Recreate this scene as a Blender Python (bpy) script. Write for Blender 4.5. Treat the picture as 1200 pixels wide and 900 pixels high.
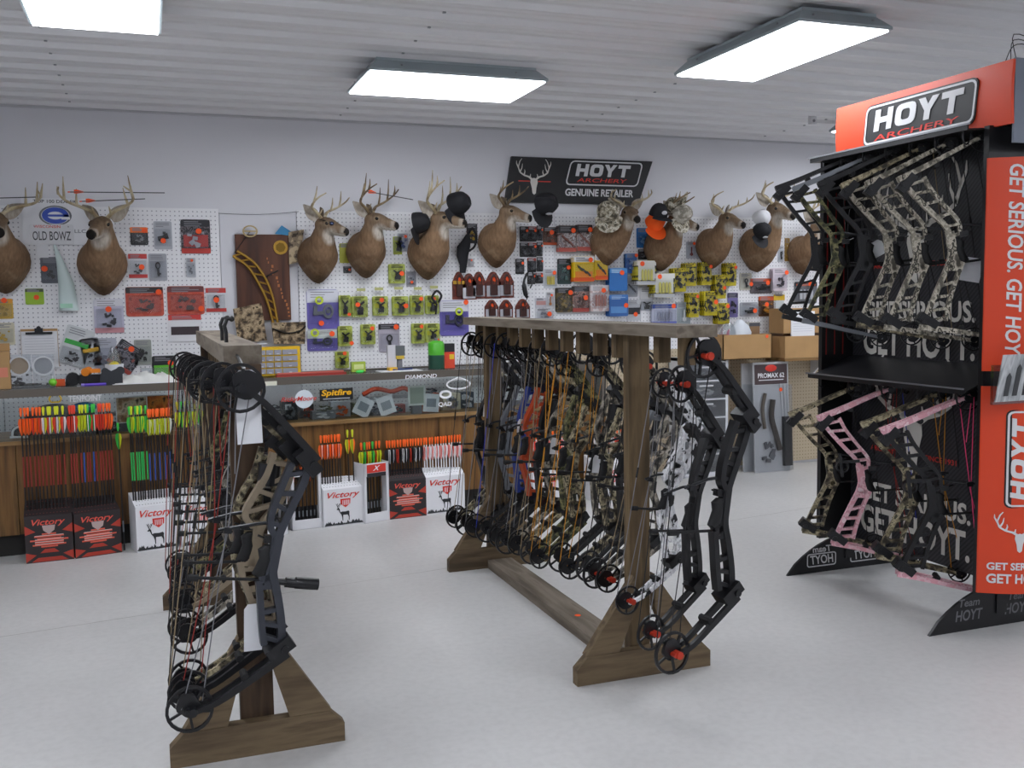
import bpy, bmesh, math, random
from math import sin, cos, pi, radians, sqrt
from mathutils import Vector, Matrix
random.seed(11)
for _o in list(bpy.data.objects): bpy.data.objects.remove(_o)
scene = bpy.context.scene
COL = scene.collection
V = Vector

# ------------------------------------------------------------------ camera
CAM_H, FPX = 1.27, 1160.0
_yaw, _pit, _rol = radians(20), radians(4.9), radians(0.85)
CF = V((sin(_yaw)*cos(_pit), cos(_yaw)*cos(_pit), -sin(_pit)))
_r0 = V((cos(_yaw), -sin(_yaw), 0)); _u0 = _r0.cross(CF)
CR = _r0*cos(_rol) - _u0*sin(_rol); CU = _u0*cos(_rol) + _r0*sin(_rol)
CC = V((0, 0, CAM_H))
cd = bpy.data.cameras.new('camera'); cam = bpy.data.objects.new('camera', cd); COL.objects.link(cam)
cd.sensor_fit = 'HORIZONTAL'; cd.sensor_width = 36; cd.lens = FPX/1200*36; cd.clip_start = .05
cam.matrix_world = Matrix(((CR.x, CU.x, -CF.x, CC.x), (CR.y, CU.y, -CF.y, CC.y), (CR.z, CU.z, -CF.z, CC.z), (0, 0, 0, 1)))
scene.camera = cam
# ------------------------------------------------------------------ world + exposure
w = bpy.data.worlds.new('world'); scene.world = w; w.use_nodes = True
w.node_tree.nodes['Background'].inputs[0].default_value = (.75, .8, .9, 1)
w.node_tree.nodes['Background'].inputs[1].default_value = .3
vs = scene.view_settings
vs.view_transform = 'Standard'; vs.look = 'None'; vs.gamma = 1; vs.use_curve_mapping = False
vs.exposure = 0.3
LAMP_STRENGTH = 12.0

# where a line of sight through a photograph pixel meets a real surface of the room
def ray(x, y): return CF + CR*((x-600)/FPX) - CU*((y-450)/FPX)
def onz(x, y, z=0.0): d = ray(x, y); return CC + d*((z-CAM_H)/d.z)
def ony(x, y, Y): d = ray(x, y); return CC + d*(Y/d.y)
def onx(x, y, X): d = ray(x, y); return CC + d*(X/d.x)

# ------------------------------------------------------------------ materials
def lin(c):
    if isinstance(c, str):
        c = c.lstrip('#'); c = [int(c[i:i+2], 16)/255 for i in (0, 2, 4)]
    return tuple((x/12.92 if x <= .04045 else ((x+.055)/1.055)**2.4) for x in c) + (1,)
_M = {}
def nd(nt, t, **kw):
    n = nt.nodes.new(t)
    for k, v in kw.items():
        if k in n.inputs: n.inputs[k].default_value = v
        else: setattr(n, k, v)
    return n
def mat(name, col, rough=.5, metal=0, spec=.5, var=0, scale=20, bump=0, emit=0):
    if name in _M: return _M[name]
    m = bpy.data.materials.new(name); m.use_nodes = True; nt = m.node_tree; b = nt.nodes['Principled BSDF']
    b.inputs['Base Color'].default_value = lin(col); b.inputs['Roughness'].default_value = rough
    b.inputs['Metallic'].default_value = metal; b.inputs['Specular IOR Level'].default_value = spec
    if var or bump:
        tc = nd(nt, 'ShaderNodeTexCoord'); no = nd(nt, 'ShaderNodeTexNoise', Scale=scale, Detail=4.0)
        nt.links.new(tc.outputs['Object'], no.inputs['Vector'])
        if var:
            r = nd(nt, 'ShaderNodeValToRGB'); c = lin(col)
            r.color_ramp.elements[0].position = .3; r.color_ramp.elements[1].position = .7
            r.color_ramp.elements[0].color = tuple(max(0, x*(1-var)) for x in c[:3])+(1,)
            r.color_ramp.elements[1].color = tuple(min(1, x*(1+var)) for x in c[:3])+(1,)
            nt.links.new(no.outputs['Fac'], r.inputs['Fac']); nt.links.new(r.outputs['Color'], b.inputs['Base Color'])
        if bump:
            bp = nd(nt, 'ShaderNodeBump', Strength=bump, Distance=.01)
            nt.links.new(no.outputs['Fac'], bp.inputs['Height']); nt.links.new(bp.outputs['Normal'], b.inputs['Normal'])
    if emit:
        b.inputs['Emission Color'].default_value = lin(col); b.inputs['Emission Strength'].default_value = emit
    _M[name] = m; return m
def C(hexcol, rough=.5, metal=0):          # plain colour, cached by its value
    return mat('paint_%s_%d_%d' % (hexcol.lstrip('#'), int(rough*100), int(metal*100)), hexcol, rough, metal)
def ramp_mat(name, cols, scale=14, rough=.6, detail=3, stretch=(1, 1, 1), const=True, bump=0, dist=0, spec=.4):
    if name in _M: return _M[name]
    m = bpy.data.materials.new(name); m.use_nodes = True; nt = m.node_tree; b = nt.nodes['Principled BSDF']
    b.inputs['Roughness'].default_value = rough; b.inputs['Specular IOR Level'].default_value = spec
    tc = nd(nt, 'ShaderNodeTexCoord'); mp = nd(nt, 'ShaderNodeMapping'); mp.inputs['Scale'].default_value = stretch
    no = nd(nt, 'ShaderNodeTexNoise', Scale=scale, Detail=detail, Distortion=dist)
    r = nd(nt, 'ShaderNodeValToRGB'); cr = r.color_ramp
    cr.interpolation = 'CONSTANT' if const else 'LINEAR'
    n = len(cols); lo, hi = .34, .66
    while len(cr.elements) < n: cr.elements.new(.5)
    for i, c in enumerate(cols):
        cr.elements[i].position = 0 if (i == 0 and const) else lo+(hi-lo)*i/max(1, n-1)*(1 if not const else .9); cr.elements[i].color = lin(c)
    L = nt.links.new
    L(tc.outputs['Object'], mp.inputs['Vector']); L(mp.outputs['Vector'], no.inputs['Vector'])
    L(no.outputs['Fac'], r.inputs['Fac']); L(r.outputs['Color'], b.inputs['Base Color'])
    if bump:
        bp = nd(nt, 'ShaderNodeBump', Strength=bump, Distance=.004)
        L(no.outputs['Fac'], bp.inputs['Height']); L(bp.outputs['Normal'], b.inputs['Normal'])
    _M[name] = m; return m
def clear_mat(name, tint, gloss=.12, rough=.05):
    if name in _M: return _M[name]
    m = bpy.data.materials.new(name); m.use_nodes = True; nt = m.node_tree
    nt.nodes.remove(nt.nodes['Principled BSDF']); out = nt.nodes['Material Output']
    t = nd(nt, 'ShaderNodeBsdfTransparent'); t.inputs[0].default_value = lin(tint)
    g = nd(nt, 'ShaderNodeBsdfGlossy'); g.inputs['Roughness'].default_value = rough
    fr = nd(nt, 'ShaderNodeLayerWeight', Blend=.25)
    ma = nd(nt, 'ShaderNodeMath', operation='MULTIPLY_ADD'); ma.inputs[1].default_value = .35; ma.inputs[2].default_value = gloss; ma.use_clamp = True
    mx = nd(nt, 'ShaderNodeMixShader'); L = nt.links.new
    L(fr.outputs['Fresnel'], ma.inputs[0]); L(ma.outputs[0], mx.inputs[0]); L(t.outputs[0], mx.inputs[1]); L(g.outputs[0], mx.inputs[2]); L(mx.outputs[0], out.inputs[0])
    _M[name] = m; return m
def pegboard_mat(name, col, hole, pitch=.0254):
    m = bpy.data.materials.new(name); m.use_nodes = True; nt = m.node_tree; b = nt.nodes['Principled BSDF']
    b.inputs['Roughness'].default_value = .45
    tc = nd(nt, 'ShaderNodeTexCoord'); mp = nd(nt, 'ShaderNodeMapping'); s = 1/pitch; mp.inputs['Scale'].default_value = (s, 0, s)
    fr = nd(nt, 'ShaderNodeVectorMath', operation='FRACTION'); sb = nd(nt, 'ShaderNodeVectorMath', operation='SUBTRACT')
    sb.inputs[1].default_value = (.5, 0, .5)
    ln = nd(nt, 'ShaderNodeVectorMath', operation='LENGTH')
    lt = nd(nt, 'ShaderNodeMath', operation='LESS_THAN'); lt.inputs[1].default_value = .15
    mx = nd(nt, 'ShaderNodeMix', data_type='RGBA'); mx.inputs[6].default_value = lin(col); mx.inputs[7].default_value = lin(hole)  # shade inside the holes is painted as darker dots in the base colour
    L = nt.links.new
    L(tc.outputs['Object'], mp.inputs[0]); L(mp.outputs[0], fr.inputs[0]); L(fr.outputs[0], sb.inputs[0]); L(sb.outputs[0], ln.inputs[0])
    L(ln.outputs['Value'], lt.inputs[0]); L(lt.outputs[0], mx.inputs[0]); L(mx.outputs[2], b.inputs['Base Color'])
    _M[name] = m; return m
def emit_mat(name, col, st):
    m = bpy.data.materials.new(name); m.use_nodes = True; nt = m.node_tree
    nt.nodes.remove(nt.nodes['Principled BSDF']); e = nd(nt, 'ShaderNodeEmission')
    e.inputs[0].default_value = lin(col); e.inputs[1].default_value = st
    nt.links.new(e.outputs[0], nt.nodes['Material Output'].inputs[0]); _M[name] = m; return m
def carbon_mat(name):
    m = bpy.data.materials.new(name); m.use_nodes = True; nt = m.node_tree; b = nt.nodes['Principled BSDF']
    b.inputs['Roughness'].default_value = .42
    tc = nd(nt, 'ShaderNodeTexCoord'); mp = nd(nt, 'ShaderNodeMapping'); mp.inputs['Rotation'].default_value = (radians(45), 0, 0)
    wv = nd(nt, 'ShaderNodeTexWave', Scale=22.0); wv.bands_direction = 'Z'
    r = nd(nt, 'ShaderNodeValToRGB'); r.color_ramp.elements[0].color = lin('#17171a'); r.color_ramp.elements[1].color = lin('#34343a')
    L = nt.links.new; L(tc.outputs['Object'], mp.inputs[0]); L(mp.outputs[0], wv.inputs['Vector']); L(wv.outputs['Fac'], r.inputs[0]); L(r.outputs[0], b.inputs['Base Color'])
    _M[name] = m; return m
BLACK = mat('black_plastic', '#131316', .38)
DARK = mat('dark_anodised_metal', '#1d1e22', .35, .3)
STEEL = mat('steel', '#9a9ca0', .3, .9)
WHITE = mat('white_print', '#ececef', .5)
ORANGE_TAG = mat('orange_sticker', '#ff5a1c', .6)
RED = mat('red_print', '#d8372a', .5)
GLASS = clear_mat('case_glass', '#eef2f2', .03, .02)
BLISTER = clear_mat('blister_plastic', '#f9fafb', .035, .08)
BAGP = clear_mat('bag_plastic', '#eff2f4', .12, .2)
PAPER = mat('white_paper', '#e9eaee', .7)
CARD = mat('brown_cardboard', '#b58f60', .8, var=.08, scale=8)

# ------------------------------------------------------------------ mesh building
class MB:
    def __init__(s): s.v = []; s.f = []
    def add(s, vs, fs):
        o = len(s.v); s.v += [tuple(p) for p in vs]; s.f += [tuple(i+o for i in f) for f in fs]; return s
    def box(s, c, d, M=None):
        x, y, z = d[0]/2, d[1]/2, d[2]/2; c = V(c)
        ps = [V(p) for p in ((-x,-y,-z),(x,-y,-z),(x,y,-z),(-x,y,-z),(-x,-y,z),(x,-y,z),(x,y,z),(-x,y,z))]
        ps = [(M @ p if M else p)+c for p in ps]
        return s.add(ps, [(0,3,2,1),(4,5,6,7),(0,1,5,4),(1,2,6,5),(2,3,7,6),(3,0,4,7)])
    def bx(s, x0, x1, y0, y1, z0, z1): return s.box(((x0+x1)/2, (y0+y1)/2, (z0+z1)/2), (x1-x0, y1-y0, z1-z0))
    def bar(s, p0, p1, a, b, ref=(0, 1, 0)):       # rectangular bar, b measured along ref
        p0, p1 = V(p0), V(p1); t = (p1-p0).normalized(); r = V(ref); r = (r - t*r.dot(t)).normalized(); q = t.cross(r)
        ps = []
        for p in (p0, p1):
            for i, j in ((-1,-1),(1,-1),(1,1),(-1,1)): ps.append(p + q*(a/2*i) + r*(b/2*j))
        return s.add(ps, [(0,3,2,1),(4,5,6,7),(0,1,5,4),(1,2,6,5),(2,3,7,6),(3,0,4,7)])
    def tube(s, pts, r, n=6, caps=True):
        pts = [V(p) for p in pts]; k = len(pts); rs = r if isinstance(r, (list, tuple)) else [r]*k
        o = []; ref = None
        for i, p in enumerate(pts):
            t = (pts[min(i+1, k-1)]-pts[max(i-1, 0)]).normalized()
            if ref is None: ref = V((0, 0, 1)) if abs(t.z) < .9 else V((1, 0, 0))
            a = (ref - t*ref.dot(t)).normalized(); ref = a; b = t.cross(a)
            o += [p + a*(rs[i]*cos(2*pi*j/n)) + b*(rs[i]*sin(2*pi*j/n)) for j in range(n)]
        f = [(i*n+j, i*n+(j+1) % n, (i+1)*n+(j+1) % n, (i+1)*n+j) for i in range(k-1) for j in range(n)]
        if caps: f += [tuple(range(n-1, -1, -1)), tuple((k-1)*n+j for j in range(n))]
        return s.add(o, f)
    def prism(s, poly, a0, a1, fn):               # polygon extruded between a0 and a1; fn(u, v, a) -> point
        n = len(poly)
        ps = [fn(u, v, a0) for u, v in poly] + [fn(u, v, a1) for u, v in poly]
        return s.add(ps, [tuple(range(n)), tuple(range(2*n-1, n-1, -1))] + [(i, i+n, (i+1) % n+n, (i+1) % n) for i in range(n)])
    def ringp(s, outer, inner, a0, a1, fn):       # band between two loops with the same count
        n = len(outer)
        ps = [fn(u, v, a) for a in (a0, a1) for lp in (outer, inner) for u, v in lp]
        f = []
        for i in range(n):
            j = (i+1) % n
            f += [(i, j, n+j, n+i), (2*n+i, 3*n+i, 3*n+j, 2*n+j), (i, 2*n+i, 2*n+j, j), (n+i, n+j, 3*n+j, 3*n+i)]
        return s.add(ps, f)
    def loft(s, rings, caps=True):
        n = len(rings[0]); k = len(rings)
        f = [(i*n+j, i*n+(j+1) % n, (i+1)*n+(j+1) % n, (i+1)*n+j) for i in range(k-1) for j in range(n)]
        if caps: f += [tuple(range(n-1, -1, -1)), tuple((k-1)*n+j for j in range(n))]
        return s.add([p for r in rings for p in r], f)
    def ell(s, c, r, nu=12, nv=8, M=None):
        c = V(c); r = (r, r, r) if not isinstance(r, (tuple, list)) else r
        rings = []
        for i in range(nv+1):
            ph = -pi/2+pi*i/nv; cr = max(cos(ph), .02)
            ring = []
            for j in range(nu):
                p = V((r[0]*cr*cos(2*pi*j/nu), r[1]*cr*sin(2*pi*j/nu), r[2]*sin(ph)))
                ring.append((M @ p if M else p)+c)
            rings.append(ring)
        return s.loft(rings)
    def disc(s, c, r, h, axis='y', n=16):
        c = V(c); fn = {'y': lambda u, v, a: c+V((u, a, v)), 'z': lambda u, v, a: c+V((u, v, a)), 'x': lambda u, v, a: c+V((a, u, v))}[axis]
        return s.prism([(r*cos(2*pi*i/n), r*sin(2*pi*i/n)) for i in range(n)], -h/2, h/2, fn)
    def mesh(s, name, m=None, smooth=True, ang=40):
        me = bpy.data.meshes.new(name); me.from_pydata(s.v, [], s.f)
        bm = bmesh.new(); bm.from_mesh(me); bmesh.ops.recalc_face_normals(bm, faces=bm.faces); bm.to_mesh(me); bm.free()
        if smooth:
            me.polygons.foreach_set('use_smooth', [True]*len(me.polygons)); me.set_sharp_from_angle(angle=radians(ang))
        if m: me.materials.append(m)
        return me
def put(name, me, parent=None, m=None, loc=(0, 0, 0), rot=None, scale=None):
    if isinstance(me, MB): me = me.mesh(name, m)
    elif m:
        if not me.materials: me.materials.append(m)
    o = bpy.data.objects.new(name, me); COL.objects.link(o)
    if m and me.materials[0] is not m:
        o.material_slots[0].link = 'OBJECT'; o.material_slots[0].material = m
    o.location = loc
    if rot: o.rotation_euler = rot
    if scale: o.scale = scale
    if parent: o.parent = parent
    return o
def tag(o, label, cat, group=None):
    o['label'] = label; o['category'] = cat
    if group: o['group'] = group
    return o
def thing(name, label, cat, loc=(0, 0, 0), rot=(0, 0, 0), group=None):
    o = bpy.data.objects.new(name, None); COL.objects.link(o); o.empty_display_size = .05
    o.location = loc; o.rotation_euler = rot; return tag(o, label, cat, group)
def struct(o): o['kind'] = 'structure'; return o
XZ = lambda u, v, a: V((u, a, v))          # drawings that stand facing -y: a is the depth, smaller = nearer the viewer
def arc(cx, cy, r, a0, a1, n, ry=None):
    ry = ry or r
    return [(cx+r*cos(radians(a0+(a1-a0)*i/n)), cy+ry*sin(radians(a0+(a1-a0)*i/n))) for i in range(n+1)]
def rrect(w, h, r, n=3, cx=0, cz=0):
    w, h = w/2, h/2
    return (arc(cx+w-r, cz+h-r, r, 0, 90, n)+arc(cx-w+r, cz+h-r, r, 90, 180, n)+arc(cx-w+r, cz-h+r, r, 180, 270, n)+arc(cx+w-r, cz-h+r, r, 270, 360, n))
_T = {}
def text_mesh(s, w, h, bold=0, shear=0, depth=.0012):
    key = (s, round(w, 4), round(h, 4), bold, shear)
    if key in _T: return _T[key]
    c = bpy.data.curves.new('lettering', 'FONT'); c.body = s; c.offset = bold; c.shear = shear; c.resolution_u = 3
    c.align_x = 'CENTER'
    o = bpy.data.objects.new('lettering', c)
    me = bpy.data.meshes.new_from_object(o); bpy.data.objects.remove(o); bpy.data.curves.remove(c)
    xs = [v.co.x for v in me.vertices]; ys = [v.co.y for v in me.vertices]
    x0, x1, y0, y1 = min(xs), max(xs), min(ys), max(ys)
    b = MB(); vs = [((v.co.x-(x0+x1)/2)/(x1-x0)*w, (v.co.y-(y0+y1)/2)/(y1-y0)*h) for v in me.vertices]
    b.v = [(u, -depth, v) for u, v in vs]; b.f = [tuple(p.vertices) for p in me.polygons]
    bpy.data.meshes.remove(me)
    _T[key] = b.mesh('lettering', None, False); return _T[key]
def lettering(s, w, h, parent, m, loc, rot=None, bold=0, shear=0, name='lettering'):
    return put(name, text_mesh(s, w, h, bold, shear), parent, m, loc, rot)
def block_hoyt(w, h, shear=.18, depth=.0015):      # heavy slab letters H O Y T
    L = {'H': [[(0,0),(.3,0),(.3,.37),(.7,.37),(.7,0),(1,0),(1,1),(.7,1),(.7,.63),(.3,.63),(.3,1),(0,1)]],
         'Y': [[(.35,0),(.65,0),(.65,.42),(1.03,1),(.68,1),(.5,.68),(.32,1),(-.03,1),(.35,.42)]],
         'T': [[(.35,0),(.65,0),(.65,.72),(1.02,.72),(1.02,1),(-.02,1),(-.02,.72),(.35,.72)]]}
    b = MB(); cw = w/4.55; x = -w/2
    def fn(u, v, a): return V((u+(v)*shear, a, v))
    for ch in 'HOYT':
        if ch == 'O':
            o = [(x+cw*(.5+.55*cos(t)), h*(.5+.5*sin(t))-h/2) for t in ()]
            def rr(px, py, ax, ay):
                pts = []
                for k in range(20):
                    t = 2*pi*k/20; c_, s_ = cos(t), sin(t); e = .55
                    pts.append((px+ax*math.copysign(abs(c_)**e, c_), py+ay*math.copysign(abs(s_)**e, s_)))
                return pts
            b.ringp(rr(x+cw*.53, 0, cw*.55, h*.5), rr(x+cw*.53, 0, cw*.23, h*.24), 0, -depth, fn)
        else:
            for p in L[ch]: b.prism([(x+cw*u, h*v-h/2) for u, v in p], 0, -depth, fn)
        x += cw*1.18
    return b
def buck_skull(h, depth=.0015):                    # skull with a pair of antlers, drawn flat; h = total height
    b = MB()
    fn = lambda u, v, a: V((u*h, a, v*h))
    b.prism([(0,-.5),(.05,-.46),(.07,-.3),(.11,-.16),(.1,-.06),(0,-.03),(-.1,-.06),(-.11,-.16),(-.07,-.3),(-.05,-.46)], 0, -depth, fn)
    def stroke(pts, w0, w1):
        n = len(pts)
        for i in range(n-1):
            a, c = V(pts[i]), V(pts[i+1]); t = (c-a).normalized(); q = V((-t.y, t.x))
            wa = w0+(w1-w0)*i/(n-1); wb = w0+(w1-w0)*(i+1)/(n-1)
            b.prism([tuple(a-q*wa), tuple(c-q*wb), tuple(c+q*wb), tuple(a+q*wa)], 0, -depth, fn)
    for s in (-1, 1):
        stroke([(s*.07,-.06),(s*.16,.0),(s*.3,.04),(s*.42,.12),(s*.47,.26),(s*.42,.42),(s*.36,.5)], .028, .008)
        stroke([(s*.3,.04),(s*.27,.14),(s*.28,.2)], .02, .004)
        stroke([(s*.42,.12),(s*.36,.24),(s*.34,.36)], .02, .004)
        stroke([(s*.46,.24),(s*.52,.36),(s*.52,.44)], .02, .004)
        stroke([(s*.12,-.02),(s*.1,.08)], .02, .006)
    return b
# ------------------------------------------------------------------ room shell
WY, PEG = 6.255, 6.238          # face of the back wall, face of the pegboard on it
CZ = 2.41
X0, X1, Y0 = -2.6, 7.6, -3.6
def floor_mat():
    m = bpy.data.materials.new('sealed_concrete'); m.use_nodes = True; nt = m.node_tree; b = nt.nodes['Principled BSDF']
    tc = nd(nt, 'ShaderNodeTexCoord'); n1 = nd(nt, 'ShaderNodeTexNoise', Scale=.9, Detail=6.0); n2 = nd(nt, 'ShaderNodeTexNoise', Scale=38.0, Detail=5.0)
    r1 = nd(nt, 'ShaderNodeValToRGB'); r1.color_ramp.elements[0].position = .35; r1.color_ramp.elements[1].position = .68
    r1.color_ramp.elements[0].color = lin('#bebdbc'); r1.color_ramp.elements[1].color = lin('#cfcecd')
    mx = nd(nt, 'ShaderNodeMix', data_type='RGBA', blend_type='MULTIPLY'); mx.inputs[0].default_value = .25
    r2 = nd(nt, 'ShaderNodeValToRGB'); r2.color_ramp.elements[0].position = .3; r2.color_ramp.elements[1].position = .6
    r2.color_ramp.elements[0].color = (.7, .7, .7, 1); r2.color_ramp.elements[1].color = (1, 1, 1, 1)
    rr = nd(nt, 'ShaderNodeMapRange'); rr.inputs[3].default_value = .32; rr.inputs[4].default_value = .5
    bp = nd(nt, 'ShaderNodeBump', Strength=.05, Distance=.004); L = nt.links.new
    L(tc.outputs['Object'], n1.inputs[0]); L(tc.outputs['Object'], n2.inputs[0]); L(n1.outputs['Fac'], r1.inputs[0]); L(n2.outputs['Fac'], r2.inputs[0])
    L(r1.outputs[0], mx.inputs[6]); L(r2.outputs[0], mx.inputs[7]); L(mx.outputs[2], b.inputs['Base Color'])
    L(n1.outputs['Fac'], rr.inputs[0]); L(rr.outputs[0], b.inputs['Roughness']); L(n2.outputs['Fac'], bp.inputs['Height']); L(bp.outputs[0], b.inputs['Normal'])
    return m
FLOOR = floor_mat()
WALLP = mat('white_wall_paint', '#e0e0e5', .6, var=.02, scale=1.2)
CEIL = mat('white_corrugated_steel', '#e6e6e8', .3, .0)
floor = struct(put('floor', MB().bx(X0, X1, Y0, WY+.1, -.1, 0), None, FLOOR))
JOINT = mat('floor_joint', '#96928e', .9)
def joint(a, b, wd=.004):
    a, b = V(a), V(b); t = (b-a).normalized(); q = V((-t.y, t.x, 0))*wd/2
    pts = []; n = 14
    for i in range(n+1):
        p = a.lerp(b, i/n) + q*random.uniform(-.8, .8); k = random.uniform(.5, 1.1)
        pts.append((p-q*k, p+q*k))
    m = MB(); m.add([V((p.x, p.y, .0006)) for pr in pts for p in pr], [(2*i, 2*i+2, 2*i+3, 2*i+1) for i in range(n)])
    put('floor_joint', m, floor, JOINT)
joint(onz(-60, 756), onz(530, 665)); joint(onz(530, 665), onz(930, 598)); joint(onz(930, 598), onz(1190, 556))
struct(put('wall_back', MB().bx(X0-.1, X1+.1, WY, WY+.12, 0, CZ+.15), None, WALLP))
struct(put('wall_left', MB().bx(X0-.12, X0, Y0, WY+.1, 0, CZ+.15), None, WALLP))
struct(put('wall_right', MB().bx(X1, X1+.12, Y0, WY+.1, 0, CZ+.15), None, WALLP))
struct(put('wall_front', MB().bx(X0-.1, X1+.1, Y0-.12, Y0, 0, CZ+.15), None, WALLP))
ceiling = struct(put('ceiling', MB().bx(X0-.1, X1+.1, Y0-.1, WY+.1, CZ+.06, CZ+.15), None, CEIL))
def sheet(y0, y1, k):
    prof = []; n = 4; p = (y1-y0)/n
    for i in range(n):
        b = y0+i*p
        prof += [(b, CZ), (b+p*.16, CZ), (b+p*.20, CZ-.004), (b+p*.26, CZ-.004), (b+p*.30, CZ), (b+p*.42, CZ), (b+p*.46, CZ-.004), (b+p*.52, CZ-.004), (b+p*.56, CZ), (b+p*.70, CZ), (b+p*.77, CZ-.022), (b+p*.87, CZ-.022), (b+p*.94, CZ)]
    prof.append((y1+.004, CZ))
    m = MB(); pts = [V((x, y, z)) for x in (X0, X1) for y, z in prof]; q = len(prof)
    m.add(pts, [(i, i+1, q+i+1, q+i) for i in range(q-1)])
    o = put('ceiling_sheet', m, ceiling, CEIL)
    sc = MB()                                           # screw heads along a few purlins
    for x in (-1.9, -.37, 1.15, 2.7, 4.2, 5.7):
        for i in range(n): sc.box((x, y0+i*p+p*.63, CZ-.002), (.012, .012, .006))
    put('screw_heads', sc, o, STEEL)['kind'] = 'stuff'
yy = WY-.014
k = 0
while yy > Y0+.05:
    sheet(max(Y0, yy-.91), yy, k); yy -= .91; k += 1
struct(put('trim_1', MB().bx(X0, X1, WY-.012, WY, CZ-.03, CZ-.006), None, mat('trim_white', '#c9c9cd', .5)))

PEGW = pegboard_mat('white_pegboard', '#f0f0f3', '#a2a2aa')
PEGB = pegboard_mat('beige_pegboard', '#c3b398', '#7d6c52')  # beige base colour for the lower sheets
def peg_sheet(xa, xb, z0, z1, m, lab):
    o = put('pegboard', MB().bx(xa, xb, PEG, WY-.002, z0, z1), None, m); return tag(o, lab, 'pegboard')
def wx(px): return ony(px, 300, PEG).x
peg_sheet(-2.0, -.8, .02, 1.835, PEGW, 'white pegboard sheet behind the deer mount whose antlers carry one arrow')
peg_sheet(-.797, wx(258), .02, 1.835, PEGW, 'white pegboard sheet with the deer mount under resting arrows')
peg_sheet(wx(349), wx(650)-.002, .02, 1.835, PEGW, 'white pegboard sheet carrying rows of lime green packs')
peg_sheet(wx(650)+.001, wx(858), .9, 1.835, PEGW, 'white pegboard sheet under the black retailer sign')
peg_sheet(wx(650)+.001, wx(858), .02, .898, PEGB, 'beige pegboard sheet standing behind the white drawer tower')
peg_sheet(wx(858)+.003, 5.9, .9, 1.835, PEGW, 'white pegboard sheet behind the bow display stand')
peg_sheet(wx(858)+.003, 5.9, .02, .898, PEGB, 'beige pegboard sheet beside the long bow kit')
for pa, pb in ((258, 349),):
    tag(put('wall_panel', MB().bx(wx(pa)+.004, wx(pb)-.004, PEG+.004, WY-.002, .02, 1.80), None, mat('plain_panel', '#dcdce2', .5)), 'smooth white panel behind the brown wooden plaque', 'panel')
# thin wire strung along the top of the smooth panel
a, b = ony(256, 250, PEG-.004), ony(350, 248, PEG-.004)
pts = [a.lerp(b, t/8)-V((0, 0, .012*sin(pi*t/8))) for t in range(9)]
tag(put('wire', MB().tube(pts, .0016, 5), None, BLACK), 'thin dark wire sagging above the wooden plaque', 'wire')

# ------------------------------------------------------------------ ceiling lights
DIFF = emit_mat('light_diffuser', '#f4f8ff', LAMP_STRENGTH)
HOUS = mat('light_housing', '#aab6ba', .35, .3)
def ceiling_light(xa, xb, ya, yb, lab):
    cx, cy = (xa+xb)/2, (ya+yb)/2; w, d = xb-xa, yb-ya
    t = thing('ceiling_light', lab, 'ceiling light', (cx, cy, CZ-.02), group='fluorescent ceiling lights')
    zb, zt = -.07, 0.0
    m = MB(); i = .045
    def rc(ww, dd, z): return [V((-ww/2, -dd/2, z)), V((ww/2, -dd/2, z)), V((ww/2, dd/2, z)), V((-ww/2, dd/2, z))]
    m.loft([rc(w-2*i, d-2*i, zt), rc(w-2*i, d-2*i, zt-.012), rc(w, d, zb+.012), rc(w, d, zb), rc(w-.02, d-.02, zb)], True)
    put('housing', m, t, HOUS)
    put('diffuser', MB().bx(-w/2+.012, w/2-.012, -d/2+.012, d/2-.012, zb-.006, zb-.0005), t, DIFF)
    for sx in (-1, 1):
        for sy in (-.32, .32):
            put('rivet', MB().ell((sx*(w/2-.022), sy*d, -.035), .006, 8, 5), t, STEEL)
    for sx in (-.32, .32):
        for sy in (-1, 1):
            put('rivet', MB().ell((sx*w, sy*(d/2-.022), -.035), .006, 8, 5), t, STEEL)
ceiling_light(.985, 1.865, 4.545, 5.08, 'long fluorescent ceiling light above the pegboard in front of the deer heads')
ceiling_light(2.395, 2.84, 3.29, 4.26, 'fluorescent ceiling light beside the orange display header')
ceiling_light(-.375, .09, 3.2, 4.19, 'fluorescent ceiling light over the rack by the red arrow cartons')
ceiling_light(4.19, 5.07, 4.9, 5.43, 'fluorescent ceiling light behind the orange display header')
for i, (x, y) in enumerate(((-.15, .9), (2.6, .9), (5.4, 3.0), (5.4, .6), (1.2, -1.3), (3.9, -1.6), (-1.4, -1.6), (6.4, -1.6), (-1.7, 2.2))):
    ceiling_light(x-.23, x+.23, y-.49, y+.49, 'fluorescent ceiling light further back in the shop')
sn = onz(952, 140, CZ-.03)
t = thing('sensor', 'small white sensor box on the ceiling beside the display header', 'sensor', sn)
put('body', MB().bx(-.02, .02, -.015, .015, -.03, .03), t, C('#d8d8dc')); put('lens', MB().disc((0, -.017, -.01), .009, .006), t, C('#8a8a90'))

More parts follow.
